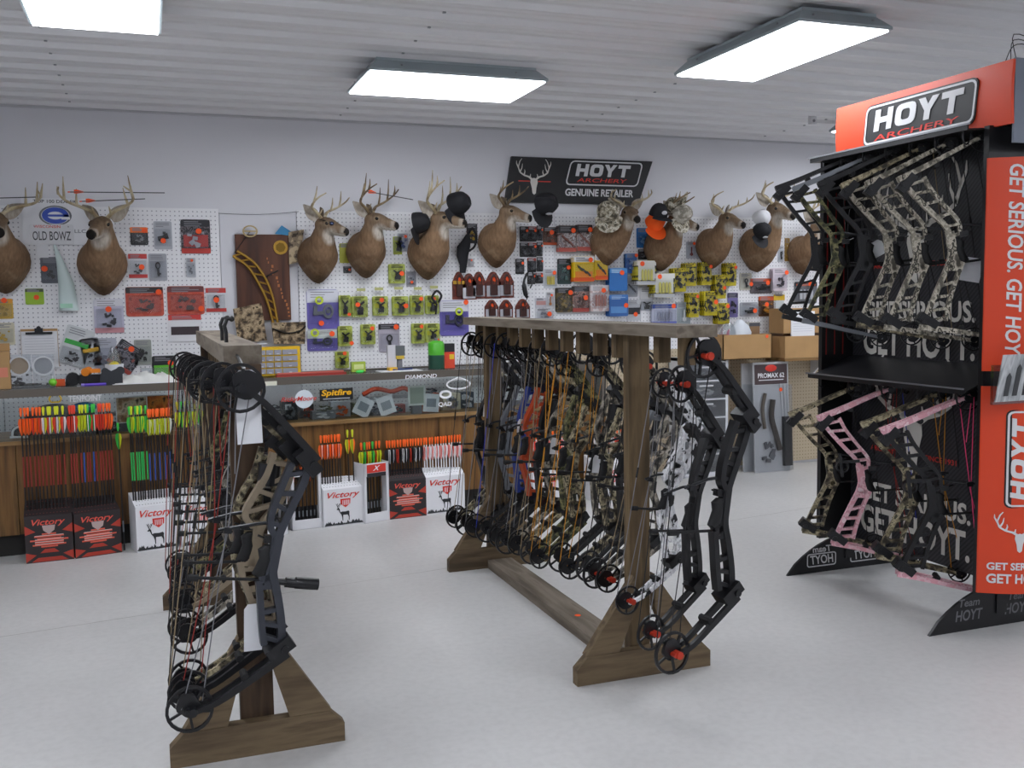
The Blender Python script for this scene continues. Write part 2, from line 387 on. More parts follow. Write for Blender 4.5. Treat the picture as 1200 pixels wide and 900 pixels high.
# ------------------------------------------------------------------ wood
WOODR = ramp_mat('weathered_wood', ['#5b5146', '#6f6558', '#7f7568', '#655b4f'], 7, .7, 6, (3, .35, 3), False, .3)
WOODV = ramp_mat('weathered_wood_upright', ['#4b3d2a', '#604f38', '#715e43', '#554632'], 7, .7, 6, (3, 3, .35), False, .3)
WOODX = ramp_mat('weathered_wood_crosswise', ['#4a3c2c', '#61513d', '#73624a', '#554634'], 7, .7, 6, (.35, 3, 3), False, .3)
PANELW = ramp_mat('oak_panelling', ['#4a3217', '#6b4a25', '#7d5a30', '#59401f'], 6, .45, 6, (4, 4, .3), False, .12)
LEDGE = ramp_mat('oak_ledge', ['#6e5030', '#8b6b42', '#9c7b50'], 6, .45, 6, (.4, 4, 4), False, .1)
PLAQ = ramp_mat('walnut_plaque', ['#3c2116', '#54301f', '#613a27'], 5, .45, 6, (4, 4, .3), False, .1)

WOODD = ramp_mat('dark_stained_post', ['#32251b', '#453426', '#523f2e', '#3a2c20'], 7, .7, 6, (3, 3, .35), False, .3)
# ------------------------------------------------------------------ bow racks
def rack(x, ya, yb, ybeam0, ybeam1, zt, bw, bt, half, lab, ndiv, rail, pw, pm):
    t = thing('bow_rack', lab, 'bow rack', (x, (ya+yb)/2, 0)); cy = (ya+yb)/2
    put('top_beam', MB().bx(-bw/2, bw/2, ybeam0-cy, ybeam1-cy, zt-bt, zt), t, WOODR)
    for y in (ya, yb):
        y -= cy; s = -1 if y < 0 else 1
        put('post', MB().bx(-pw/2, pw/2, y-.02, y+.02, .0, zt-bt), t, pm)
        P = [(-half, 0), (half, 0), (half, .055), (half-.04, .095), (-half+.04, .095), (-half, .055)]
        m = MB(); m.prism(P, y-.022, y-.06, XZ); put('foot_board', m, t, WOODX)
        for q in (-1, 1):
            m = MB(); Q = [(q*(half-.035), .0955), (q*(half-.155), .0955), (q*(pw/2+.0005), .23), (q*(pw/2+.0005), .345)]
            m.prism(Q, y-.058, y-.02, XZ); put('brace', m, t, WOODX)
    if rail: put('bottom_rail', MB().bx(-.06, .06, ya+.022-cy, yb-.062-cy, 0, .04), t, WOODR)
    for i in range(ndiv):
        y = ybeam0-cy+.06+(ybeam1-ybeam0-.12)*i/(ndiv-1)
        if min(abs(y-(ya-cy)-.025), abs(y-(yb-cy)-.025)) < .07: continue
        h = .085
        m = MB(); w = .021
        m.prism([(-w, 0), (w, 0), (w, -h), (-w, -h)], y-.018, y+.018, lambda u, v, a: V((u, a, zt-bt+v)))
        put('divider', m, t, WOODV)
    return t
r2 = rack(1.515, 2.95, 4.43, 2.56, 4.66, 1.185, .14, .036, .25, 'weathered wooden bow rack with a flat floor rail between its feet', 14, True, .076, WOODV)
r1 = rack(.24, 2.84, 4.34, 2.86, 4.56, 1.152, .105, .052, .24, 'weathered wooden bow rack beside the red and black arrow cartons', 13, False, .092, WOODD)
put('end_hook', MB().tube([(-.015, -.72, 1.125), (-.015, -.92, 1.10), (-.02, -.95, 1.085), (-.02, -.955, 1.10)], .005, 6), r1, BLACK)
# two black bow hooks standing on the beam of the first rack
for px, py in ((249, 392), (257, 396)):
    p = onx(px, py, .215); y = max(2.95, min(4.3, p.y))
    t = thing('bow_hook', 'black rubber coated hook standing up from the rack beam', 'hook', (.215, 3.3 if px < 252 else 3.12, 1.152), group='hooks on the rack beam')
    put('shank', MB().tube([(0, 0, 0), (0, 0, .03), (-.004, 0, .05), (.004, 0, .07), (.016, 0, .072)], .006, 7), t, BLACK)
    put('tip', MB().ell((.018, 0, .071), .009, 8, 6), t, BLACK)

# ------------------------------------------------------------------ glass counters
CP0, CP1 = V((-.9, 5.49, 0)), V((2.75, 5.78, 0))
CT = (CP1-CP0).normalized(); CN = V((CT.y, -CT.x, 0))       # along the front, towards the shop
CANG = math.atan2(CT.y, CT.x)
def cfront(x): return CP0 + CT*((x-CP0.x)/CT.x)
ZL, ZG0, ZG1, ZTOP = .575, .595, .812, .853
ALU = mat('brown_anodised_frame', '#6b645c', .4, .5)
CDEP = .43
def counter(xa, xb, lab, end_left):
    a = cfront(xa); L = (xb-xa)/CT.x
    t = thing('display_counter', lab, 'counter', a, (0, 0, CANG))
    B = lambda *r: MB().bx(*r)
    put('plinth', B(0, L, .05, CDEP, 0, .115), t, mat('black_plinth', '#1b1815', .6))
    n = max(2, round(L/.6))
    for i in range(n):
        put('front_panel', B(i*L/n+.002, (i+1)*L/n-.002, 0, .02, .115, ZL-.002), t, PANELW)
    put('back_panel', B(0, L, CDEP-.02, CDEP, .115, ZL), t, PANELW)
    put('ledge', B(0, L, -.022, CDEP, ZL, ZG0), t, LEDGE)
    put('top_frame', MB().bx(0, L, -.004, .022, ZG1, ZTOP).bx(0, L, CDEP-.025, CDEP, ZG1, ZTOP).bx(0, .025, .022, CDEP-.025, ZG1, ZTOP).bx(L-.025, L, .022, CDEP-.025, ZG1, ZTOP), t, ALU)
    put('glass_front', B(.03, L-.03, .004, .009, ZG0, ZG1), t, GLASS)
    put('glass_top', B(.025, L-.025, .022, CDEP-.025, ZTOP-.012, ZTOP-.005), t, GLASS)
    for x0 in ((0, L-.03)):
        put('end_panel', B(x0, x0+.03, .0, CDEP, ZG0, ZG1), t, LEDGE if x0 == 0 and end_left else ALU)
    return t
cA = counter(-2.3, .425, 'glass topped shop counter with brown panelling behind the red arrow cartons', False)
cB = counter(.45, 2.75, 'glass topped shop counter with stickers on its glass behind the second rack', True)
def on_front(px, py):                    # point of the counter's front face seen at a pixel
    d = ray(px, py); p0 = CP0+CN*.0; return CC + d*((p0-CC).dot(CN)/d.dot(CN))
def on_top(px, py, z=ZTOP): return onz(px, py, z)
# ------------------------------------------------------------------ compound bows
CAMO = ramp_mat('tan_camo', ['#2f2a21', '#5b5344', '#8d8368', '#b5aa8c', '#4b4a3a'], 34, .55, 4, (1, 1, 1), True)
CAMOG = ramp_mat('grey_bark_camo', ['#24221f', '#4c4842', '#7d776c', '#a9a294', '#3c3a33'], 36, .55, 4, (1, 1, .6), True)
CAMOW = ramp_mat('snow_camo', ['#1c1c1e', '#d9d9dc', '#efeff1', '#c2c2c6', '#f3f3f4'], 30, .5, 5, (1, 1, .5), True)
CAMOO = ramp_mat('olive_camo', ['#26271c', '#43452f', '#6b6a46', '#8e875f', '#34301f'], 34, .55, 4, (1, 1, 1), True)
CAMOL = ramp_mat('pale_bark_camo', ['#5a564c', '#918b7d', '#bdb6a6', '#45423a', '#a49d8c'], 36, .55, 4, (1, 1, .7), True)
PINK = ramp_mat('pink_camo', ['#e8a9b4', '#eec3cb', '#dba0ac', '#f1d3d8'], 30, .5, 3)
FDE = mat('tan_coating', '#8d7f6b', .5, var=.1, scale=30)
SLATE = mat('slate_coating', '#34373f', .4, .2)
BLK = mat('black_coating', '#17171a', .35, .2)
BLUE = mat('blue_coating', '#2a3f8c', .4, .2)
ORNG = mat('orange_coating', '#b5451d', .4, .1)
GREY = mat('grey_coating', '#7c8086', .4, .3)
SILV = mat('silver_coating', '#a9adb2', .35, .4)
RUB = mat('black_rubber', '#0f0f11', .7)
UVW = lambda u, v, a: V((u, a, v))
_BM = {}
def curve_pts(P, n):                      # Catmull-Rom through P
    P = [V(p) for p in P]; Q = [P[0]*2-P[1]]+P+[P[-1]*2-P[-2]]; out = []
    for i in range(1, len(Q)-2):
        for k in range(n):
            t = k/n; a, b, c, d = Q[i-1:i+3]
            out.append(.5*((2*b)+(c-a)*t+(2*a-5*b+4*c-d)*t*t+(3*b-a-3*c+d)*t*t*t))
    out.append(P[-1]); return out
def strip(m, pts, th, w0, w1):            # flat ribbon following a line in the bow's plane
    pts = [V((p[0], p[1])) for p in pts]; n = len(pts); rings = []
    for i, p in enumerate(pts):
        t = (pts[min(i+1, n-1)]-pts[max(i-1, 0)]).normalized(); q = V((-t.y, t.x)); h = (th[i] if isinstance(th, list) else th)/2
        a, b = p-q*h, p+q*h
        rings.append([V((a.x, w0, a.y)), V((b.x, w0, b.y)), V((b.x, w1, b.y)), V((a.x, w1, a.y))])
    m.loft(rings)
def cam_mesh(r, seed, solid):
    m = MB(); n = 22
    ring = lambda rr: [(rr*cos(2*pi*i/n)*(1+.06*cos(2*pi*i/n+seed)), rr*sin(2*pi*i/n)*1.04) for i in range(n)]
    m.ringp(ring(r), ring(r*.87), -.004, .004, UVW)
    for k in range(5):
        a = seed+2*pi*k/5; m.bar((r*.25*cos(a), 0, r*.25*sin(a)), (r*.92*cos(a+.25), 0, r*.92*sin(a+.25)), r*.11, .006)
    ox, oz = r*.3*cos(seed), r*.3*sin(seed)
    R = r*(.62 if solid else .48)
    m.prism([(ox+R*cos(2*pi*i/16)*(1+.15*sin(3*2*pi*i/16+seed)), oz+R*sin(2*pi*i/16)) for i in range(16)], -.009, .003, UVW)
    m.ringp([(r*.42*cos(2*pi*i/n), r*.42*sin(2*pi*i/n)) for i in range(n)], [(r*.3*cos(2*pi*i/n), r*.3*sin(2*pi*i/n)) for i in range(n)], .004, .011, UVW)
    return m
def bow_meshes(var, run, rise, ata):
    key = (var, run, rise, ata)
    if key in _BM: return _BM[key]
    D = {}; L = -ata; mid = L/2
    pu, pl = -rise, L+rise                                   # pocket heights
    limbs = []
    for sgn, va in ((1, 0.0), (-1, L)):
        f = lambda u, v: (u, va-sgn*v)
        P = curve_pts([f(-.012, -.008), f(run*.3, rise*.16), f(run*.68, rise*.52), f(run+.03, rise*1.0)], 4)
        if var == 2: P = curve_pts([f(-.012, -.008), f(run*.4, rise*.3), f(run*.75, rise*.62), f(run+.035, rise*.92)], 4)
        th = [.013+.008*i/(len(P)-1) for i in range(len(P))]
        pair = []
        for w in (-.020, .020):
            m = MB(); strip(m, P, th, w-.006, w+.006); pair.append(m.mesh('limb'))
        limbs.append(pair)
    D['limbs'] = limbs
    # pockets
    pk = []
    for sgn, v in ((1, pu), (-1, pl)):
        m = MB(); c = V((run+.005, 0, v-sgn*.012)); R = Matrix.Rotation(sgn*.75, 3, 'Y')
        m.box(c, (.075, .058, .030), R); m.box(c+V((.022, 0, -sgn*.012)), (.03, .05, .034), R)
        m.tube([c+V((.015, -.034, 0)), c+V((.015, .034, 0))], .011, 8)
        pk.append(m.mesh('limb_pocket'))
    D['pockets'] = pk
    # riser: two rails bridged by struts
    m = MB(); h = pu-pl; g = .135 if var != 2 else .15
    def rp(f): return pu-h*f
    if var == 0:
        front = [(run+.012, rp(0)), (run+.004, rp(.12)), (run-.022, rp(.28)), (run-.04, rp(.40)), (run-.042, rp(.5)), (run-.04, rp(.6)), (run-.018, rp(.72)), (run+.004, rp(.87)), (run+.012, rp(1))]
        back = [(run-.035, rp(.03)), (run-.05, rp(.14)), (run-.066, rp(.27)), (run-.066, rp(.36)), (run-.05, rp(.41))]
        back2 = [(run-.075, rp(.64)), (run-.064, rp(.73)), (run-.05, rp(.86)), (run-.035, rp(.97))]
        st = [(.08, .1), (.17, .2), (.27, .25), (.35, .35), (.68, .68), (.77, .8), (.87, .85), (.95, .93)]
    elif var == 1:
        front = [(run+.015, rp(0)), (run+.012, rp(.15)), (run-.012, rp(.3)), (run-.05, rp(.42)), (run-.06, rp(.5)), (run-.05, rp(.6)), (run-.008, rp(.74)), (run+.016, rp(.88)), (run+.015, rp(1))]
        back = [(run-.04, rp(.03)), (run-.055, rp(.16)), (run-.085, rp(.28)), (run-.1, rp(.37)), (run-.075, rp(.43))]
        back2 = [(run-.1, rp(.62)), (run-.085, rp(.72)), (run-.05, rp(.86)), (run-.035, rp(.97))]
        st = [(.1, .07), (.16, .2), (.26, .24), (.31, .36), (.66, .66), (.74, .78), (.84, .82), (.92, .93)]
    else:
        front = [(run+.02, rp(0)), (run-.01, rp(.1)), (run-.06, rp(.24)), (run-.105, rp(.36)), (run-.115, rp(.48)), (run-.1, rp(.6)), (run-.06, rp(.73)), (run-.01, rp(.89)), (run+.02, rp(1))]
        back = [(run-.055, rp(.0)), (run-.075, rp(.1)), (run-.115, rp(.23)), (run-.15, rp(.34)), (run-.15, rp(.42))]
        back2 = [(run-.145, rp(.62)), (run-.11, rp(.74)), (run-.075, rp(.89)), (run-.055, rp(1))]
        st = [(.03, .02), (.11, .11), (.19, .19), (.28, .27), (.37, .36), (.66, .66), (.75, .74), (.84, .83), (.92, .91), (.98, .98)]
    F = curve_pts(front, 5); B1 = curve_pts(back, 5); B2 = curve_pts(back2, 5)
    k_ = .8 if var == 2 else 1
    strip(m, F, .021*k_, -.014, .014); strip(m, B1, .017*k_, -.014, .014); strip(m, B2, .017*k_, -.014, .014)
    def near(P, v): return min(P, key=lambda q: abs(q[1]-v))
    for f0, f1 in st:
        a = near(F, rp(f0)); b = near(B1 if f1 < .5 else B2, rp(f1)); m.bar((a[0], 0, a[1]), (b[0], 0, b[1]), .0125*k_, .022)
    # shelf block and the solid handle section
    a = near(F, rp(.47)); m.bar((a[0], 0, rp(.40)), (a[0]-.004, 0, rp(.66)), .03, .024)
    m.bar(tuple((B1[-1][0], 0, B1[-1][1])), (a[0], 0, rp(.44)), .012, .022)
    m.bar((B2[0][0], 0, B2[0][1]), (a[0], 0, rp(.62)), .02, .024)
    D['riser'] = m.mesh('riser', None, True, 30)
    gx = a[0]-.025
    m = MB(); rings = []
    for f, ru, rw, dx in ((.46, .010, .012, .004), (.485, .018, .016, -.004), (.53, .017, .0165, .002), (.575, .019, .0165, -.003), (.61, .021, .015, -.008), (.625, .010, .010, -.008)):
        rings.append([V((gx+dx+ru*cos(2*pi*i/10), rw*sin(2*pi*i/10), rp(f))) for i in range(10)])
    m.loft(rings); D['grip'] = m.mesh('grip')
    # strings, cables, guard rod and string stop
    r = (.064, .059, .046)[var]
    D['dampers'] = []
    for sgn, va in ((1, 0.0), (-1, L)):
        c = V((run*.62, 0, va-sgn*(rise*.44+.022))); D['dampers'].append(MB().tube([c+V((0, -.024, 0)), c+V((0, .024, 0))], .011, 8).box(c+V((.004, 0, sgn*.012)), (.016, .05, .012)).mesh('limb_damper'))
    D['cams'] = [cam_mesh(r, .6+var, var != 1).mesh('cam'), cam_mesh(r*.96, 2.2+var, var == 1).mesh('cam')]
    m = MB(); m.tube([(-.012, -.03, 0), (-.012, .03, 0)], .0075, 8); m.tube([(0, -.033, 0), (0, .033, 0)], .012, 8); D['axle'] = m.mesh('axle')
    D['string'] = MB().tube([(-r*1.02, 0, .01), (-r*1.03, 0, mid), (-r*1.02, 0, L-.01)], .0019, 5).mesh('bowstring')
    D['peep'] = MB().tube([(-r*1.03, 0, mid+.09), (-r*1.03, 0, mid+.05)], .0042, 6).mesh('string_serving')
    D['cable'] = [MB().tube([(-.026, .006, 0), (.02, .022, mid+.03), (.024, .008, L+.02)], .0017, 5).mesh('cable'),
                  MB().tube([(.022, -.006, -.01), (.024, .028, mid+.02), (-.028, -.008, L)], .0017, 5).mesh('cable')]
    bx = near(B1, rp(.35))
    D['guard'] = MB().tube([(bx[0], 0, bx[1]), (bx[0]-.03, .02, bx[1]-.01), (.0, .026, mid+.045)], .0048, 6).box((.024, .026, mid+.047), (.02, .016, .016)).mesh('cable_guard')
    bx = B2[0]
    D['stop'] = MB().tube([(bx[0], 0, bx[1]), (-r*.8, 0, bx[1]-.006)], .0045, 6).tube([(-r*.55, 0, bx[1]-.006), (-r*1.0, 0, bx[1]-.007)], .0095, 7).mesh('string_stop')
    fx = near(F, rp(.64))
    D['stab'] = MB().tube([(fx[0], 0, fx[1]), (fx[0]+.03, 0, fx[1])], .009, 8).tube([(fx[0]+.03, 0, fx[1]), (fx[0]+.055, 0, fx[1]-.001), (fx[0]+.058, 0, fx[1]), (fx[0]+.12, 0, fx[1])], [.014, .014, .0165, .0165], 10).mesh('stabilizer')
    sx = near(F, rp(.36))
    m = MB().bar((sx[0]-.01, .022, sx[1]), (sx[0]+.07, .022, sx[1]+.004), .012, .008).bar((sx[0]+.066, .022, sx[1]+.04), (sx[0]+.066, .022, sx[1]-.06), .012, .012)
    n = 16; m.ringp([(sx[0]+.06+.026*cos(2*pi*i/n), sx[1]-.02+.026*sin(2*pi*i/n)) for i in range(n)], [(sx[0]+.06+.02*cos(2*pi*i/n), sx[1]-.02+.02*sin(2*pi*i/n)) for i in range(n)], -.02, .015, UVW)
    D['sight'] = m.mesh('sight')
    D['rest'] = MB().box((near(B1, rp(.42))[0]-.012, .004, rp(.43)), (.03, .022, .02)).tube([(near(B1, rp(.42))[0]-.02, 0, rp(.43)), (near(B1, rp(.42))[0]-.045, 0, rp(.415))], .003, 5).mesh('arrow_rest')
    D['quiver'] = MB().tube([(run-.02, -.05, rp(.1)), (run-.02, -.05, rp(.22))], .032, 10).box((run-.02, -.03, rp(.3)), (.02, .03, .06)).mesh('quiver_hood')
    _BM[key] = D; return D
def bow(label, loc, yaw, tilt, riser, limb, string, cable, hub=None, var=0, run=.22, rise=.165, ata=.87, sc=1.0, extras=(), group=None, camm=None, tagpos=None, grip=None, name='compound_bow'):
    D = bow_meshes(var, run, rise, ata); mid = -ata/2
    t = thing(name, label, 'bow', loc, (0, 0, 0), group)
    t.matrix_basis = Matrix.Translation(V(loc)) @ Matrix.Rotation(yaw, 4, 'Z') @ Matrix.Rotation(tilt, 4, 'Y') @ Matrix.Scale(sc, 4)
    rs = put('riser', D['riser'], t, riser); put('grip', D['grip'], rs, grip or RUB)
    for i in (0, 1):
        for l in D['limbs'][i]: put('limb', l, t, limb)
        put('limb_pocket', D['pockets'][i], t, BLK if riser is not PINK else DARK)
        c = put('cam', D['cams'][i], t, camm or BLK, (-.004, 0, 0 if i == 0 else -ata))
        put('limb_damper', D['dampers'][i], t, RUB)
        put('axle', D['axle'], c, hub or DARK, (.004, 0, 0))
    s = put('bowstring', D['string'], t, string); put('string_serving', D['peep'], s, RUB)
    for cb in D['cable']: put('cable', cb, t, cable)
    if 'yoke' not in D:
        D['yoke'] = MB().tube([(.02, .022, mid+.2), (-.01, .022, -.02)], .0016, 4).mesh('yoke_cable')
    put('yoke_cable', D['yoke'], t, cable)
    put('cable_guard', D['guard'], t, DARK); put('string_stop', D['stop'], t, RUB)
    for e in extras:
        put({'stab': 'stabilizer', 'sight': 'sight', 'rest': 'arrow_rest', 'quiver': 'quiver_hood'}[e], D[e], t, BLK)
    if tagpos:
        for (u, v, w, a, wd, ht) in tagpos:
            m = MB(); m.prism([(-wd/2, 0), (-wd*.3, .014), (wd*.3, .014), (wd/2, 0), (wd/2, -ht), (-wd/2, -ht)], -.0006, .0006, XZ)
            put('price_tag', m, t, PAPER, (u, w, v), (0, a, 0))
    return t
sBLK = mat('black_string', '#1b1a1b', .7); sRED = mat('red_string', '#8e2a22', .7); sTAN = mat('tan_string', '#8d7c60', .7)
sORG = mat('orange_string', '#c98a1e', .7); sPNK = mat('pink_string', '#f2487d', .6); sBLU = mat('blue_string', '#2b3aa8', .7); sGRY = mat('grey_string', '#77777b', .7)
RHUB = mat('red_axle', '#c23a24', .4, .3)
G1, G2, G3 = 'compound bows on the rack by the red arrow cartons', 'compound bows on the rack with the floor rail', 'compound bows on the display stand'
# rack by the left counter: cams to the left, risers to the right
R1 = [  # px, py of the upper axle, y, tilt, riser, limb, string, cable, variant, size, extras, label
 (283, 455, 2.645, .185, SLATE, BLK, sBLK, sGRY, 0, .985, ('stab', 'rest'), 'dark slate compound bow with a short stabilizer, hung at the front end of the rack'),
 (262, 450, 2.715, .14, FDE, BLK, sTAN, sRED, 1, .96, ('rest',), 'tan compound bow with black limbs, second on the rack'),
 (246, 448, 2.785, .10, CAMO, CAMO, sBLK, sTAN, 1, .95, ('sight', 'quiver'), 'tan camo compound bow hanging just behind the tan one'),
 (243, 448, 3.20, .10, BLK, BLK, sTAN, sBLK, 0, .93, ('sight', 'quiver'), 'black compound bow with tan string and black cables on the rack'),
 (237, 443, 3.36, .10, CAMOG, CAMOG, sBLK, sTAN, 1, .95, ('rest',), 'grey camo compound bow with tan cables on the rack'),
 (233, 438, 3.52, .08, FDE, FDE, sBLK, sBLK, 0, .93, ('quiver', 'stab'), 'tan compound bow with tan limbs hung mid rack'),
 (229, 436, 3.69, .08, BLK, CAMO, sRED, sGRY, 1, .95, ('sight',), 'black compound bow with camo limbs hung mid rack'),
 (226, 434, 3.87, .07, CAMO, BLK, sTAN, sTAN, 0, .92, ('sight', 'quiver'), 'camo compound bow with black limbs and tan strings'),
 (222, 431, 4.05, .07, CAMOO, CAMOO, sBLK, sRED, 1, .94, ('quiver', 'rest'), 'olive camo compound bow near the back of the rack'),
 (217, 430, 4.25, .06, BLK, BLK, sRED, sBLK, 0, .95, ('quiver',), 'black compound bow with a quiver hood at the counter end of the rack')]
for i, (px, py, y, tl, rm, lm, sm, cm, va, sc, ex, lab) in enumerate(R1):
    p = ony(px, py, y)
    bow(lab, p, radians(2+2*sin(i*2)), tl, rm, lm, sm, cm, None, va, sc=sc, extras=ex, group=G1, ata=.86, run=.195,
        tagpos=[(.012, .035, .03, -.2, .066, .185)] if i == 0 else ([(.14, -.62, -.03, -.1, .05, .12)] if i in (1, 3) else None))
# rack with the floor rail
R2 = [
 (825, 417, 2.60, .127, BLK, BLK, sBLK, sBLK, RHUB, 0, 1.04, ('rest',), 'matte black compound bow with red axles, hung at the very end of the beam'),
 (799, 450, 2.72, .16, BLK, BLK, sBLK, sGRY, RHUB, 0, .90, (), 'matte black compound bow hanging next to the white camo one'),
 (779, 449, 2.84, .20, CAMOW, CAMOW, sGRY, sGRY, RHUB, 1, .82, (), 'white snow camo compound bow beside the front post'),
 (757, 429, 3.06, .20, CAMOG, CAMOG, sBLK, sTAN, RHUB, 1, .86, ('sight',), 'grey camo compound bow with red axles just behind the front post'),
 (742, 424, 3.18, .22, GREY, CAMOG, sBLK, sBLK, RHUB, 0, .88, ('rest', 'quiver'), 'plain grey compound bow with grey camo limbs'),
 (718, 408, 3.30, .14, BLK, BLK, sBLK, sBLK, None, 0, .93, ('sight', 'quiver'), 'black compound bow with sight and quiver hood, mid rack'),
 (702, 425, 3.42, .16, CAMO, CAMO, sORG, sORG, None, 1, .90, ('sight', 'rest'), 'tan camo compound bow with orange strings, mid rack'),
 (683, 408, 3.54, .12, CAMOG, BLK, sORG, sBLK, None, 0, .95, ('quiver',), 'grey camo compound bow with black limbs and an orange string'),
 (664, 425, 3.66, .17, CAMO, CAMOO, sORG, sORG, None, 1, .90, ('sight',), 'tan camo compound bow with olive limbs and orange strings'),
 (648, 412, 3.78, .13, CAMOO, CAMOO, sTAN, sORG, None, 0, .95, ('rest',), 'olive camo compound bow with tan string, mid rack'),
 (634, 410, 3.90, .13, CAMOG, CAMO, sTAN, sTAN, None, 1, .95, ('sight',), 'grey and tan camo compound bow with tan strings'),
 (619, 408, 4.02, .13, BLK, CAMOG, sBLK, sGRY, None, 0, .97, ('quiver', 'rest'), 'black compound bow with grey camo limbs and grey cables'),
 (607, 406, 4.14, .13, ORNG, BLK, sBLK, sBLK, None, 1, .97, (), 'burnt orange compound bow with black limbs'),
 (594, 406, 4.26, .13, BLUE, BLK, sBLU, sGRY, None, 0, .97, (), 'blue compound bow with a blue string'),
 (581, 405, 4.38, .13, GREY, BLK, sGRY, sGRY, None, 1, .98, ('rest',), 'grey compound bow with black limbs and grey strings'),
 (567, 404, 4.51, .12, BLK, BLK, sGRY, sBLK, None, 0, .99, ('sight',), 'black compound bow with a grey string and sight near the counter'),
 (553, 403, 4.63, .12, BLK, CAMO, sBLK, sTAN, None, 1, .98, (), 'black compound bow with camo limbs at the counter end of the beam')]
for i, (px, py, y, tl, rm, lm, sm, cm, hb, va, sc, ex, lab) in enumerate(R2):
    p = ony(px, py, y)
    bow(lab, p, radians(8+5*sin(i*1.7)), tl, rm, lm, sm, cm, hb, va, sc=sc, extras=ex, group=G2, ata=.87, run=.175, tagpos=[(.10, -.30-.05*(i % 4), -.03, .1*(i % 3)-.1, .035, .06)] if i % 3 == 1 and i > 2 else None)
# display stand, upper row and lower row (risers towards the aisle)
for i, (px, py, y, rm, lm, sm, lab, tg) in enumerate((
 (993, 188, 3.56, BLK, BLK, sBLK, 'black compound bow furthest along the upper tray of the display stand', None),
 (1016, 186, 3.42, CAMOO, GREY, sBLK, 'olive camo compound bow with grey limbs on the upper tray', None),
 (1048, 178, 3.28, BLK, BLK, sBLK, 'black compound bow with a white tag on the upper tray', (.1, -.36, -.03, .4, .06, .05)),
 (1078, 176, 3.14, CAMOL, CAMO, sTAN, 'tan camo compound bow in the middle of the upper tray', None),
 (1110, 170, 3.00, CAMOL, CAMOL, sBLK, 'grey camo compound bow beside the tan camo one on the upper tray', None),
 (1150, 162, 2.87, CAMOL, CAMOL, sBLK, 'grey camo compound bow with pale limbs and a white tag on the upper tray', (.08, -.44, -.03, -.35, .07, .075)))):
    p = ony(px, py, y)
    bow(lab, p, radians(180-32), .06+.02*i, rm, lm, sm, sBLK, None, 2, run=.27, rise=.10, ata=.74, sc=1.0, group=G3, tagpos=[tg] if tg else None, extras=('rest',))
for i, (px, py, y, rm, lm, sm, cb, va, lab) in enumerate((
 (1003, 454, 3.54, CAMO, CAMO, sBLK, sBLK, 2, 'tan camo compound bow furthest along the lower tray'),
 (1043, 456, 3.34, PINK, PINK, sBLU, sRED, 2, 'pink compound bow with blue string on the lower tray'),
 (1100, 462, 3.10, CAMO, CAMO, sBLK, sORG, 2, 'tan camo compound bow between the pink bow and the black bow'),
 (1132, 466, 2.95, BLK, PINK, sPNK, sPNK, 2, 'black compound bow with pink limbs and pink strings on the lower tray'))):
    p = ony(px, py, y)
    bow(lab, p, radians(180-32), .12, rm, lm, sm, cb, None, va, run=.27, rise=.10, ata=.72, sc=(.97, 1.0, 1.0, 1.05)[i], group=G3, extras=('rest', 'sight') if i in (1, 3) else ('rest',))
# ------------------------------------------------------------------ bow display stand
CARB = carbon_mat('carbon_pattern_panel'); PBLK = mat('black_powder_coat', '#18181b', .35, .2)
SIGNO = mat('orange_sign', '#d9421b', .42); SIGNB = mat('sign_black', '#17171a', .45); SIGNW = mat('sign_white', '#d9d9db', .5); LGREY = mat('logo_grey', '#dad6cf', .6)
SX, SYA, SYB = 2.83, 2.79, 3.71            # front edge of the columns, near end and far end
st = thing('display_stand', 'tall black bow display stand with orange header and curved orange end panel', 'display stand', (SX, SYA, 0))
W = SYB-SYA
def FN(u, v, a): return V((a, W-u, v))     # drawing on the back panel: u runs from the far end towards the shop front
BP = .17                                   # depth of the back panel behind the column edge
put('back_panel', MB().bx(BP, BP+.02, .0, W, .16, 1.93), st, CARB)
for sec in (0, 1):
    z0 = (.16, .96)[sec]
    # lettering on the panel, reads along -y
    for s, w, h, z, u in (('GET SERIOUS.', .64, .085, z0+.235, .405), ('GET HOYT.', .64, .125, z0+.105, .405)):
        put('lettering', text_mesh(s, w, h, .03), st, LGREY, (BP-.002, W-u, z), (0, 0, radians(-90)))
    put('lettering', text_mesh('ARCHERY', .15, .022, .01), st, RED, (BP-.002, W-.22, z0+.43), (0, 0, radians(-90)))
    put('lettering', text_mesh('SINCE 1931', .17, .022, .01), st, RED, (BP-.002, W-.56, z0+.43), (0, 0, radians(-90)))
    put('buck_logo', buck_skull(.5).mesh('buck_logo'), st, LGREY, (BP-.002, W-.40, z0+.60), (0, 0, radians(-90)))
# columns at both ends: dark inner cheeks with red pinstripes
for y, s in ((W, 1), (0, -1)):
    put('side_cheek', MB().bx(0, BP+.17, y-.012, y+.012, .16, 1.86), st, PBLK)
for k in range(3):
    put('pinstripe', MB().bx(.02+.045*k, .025+.045*k, W-.0135, W-.012, 1.0, 1.72), st, C('#8e1f1b', .5))
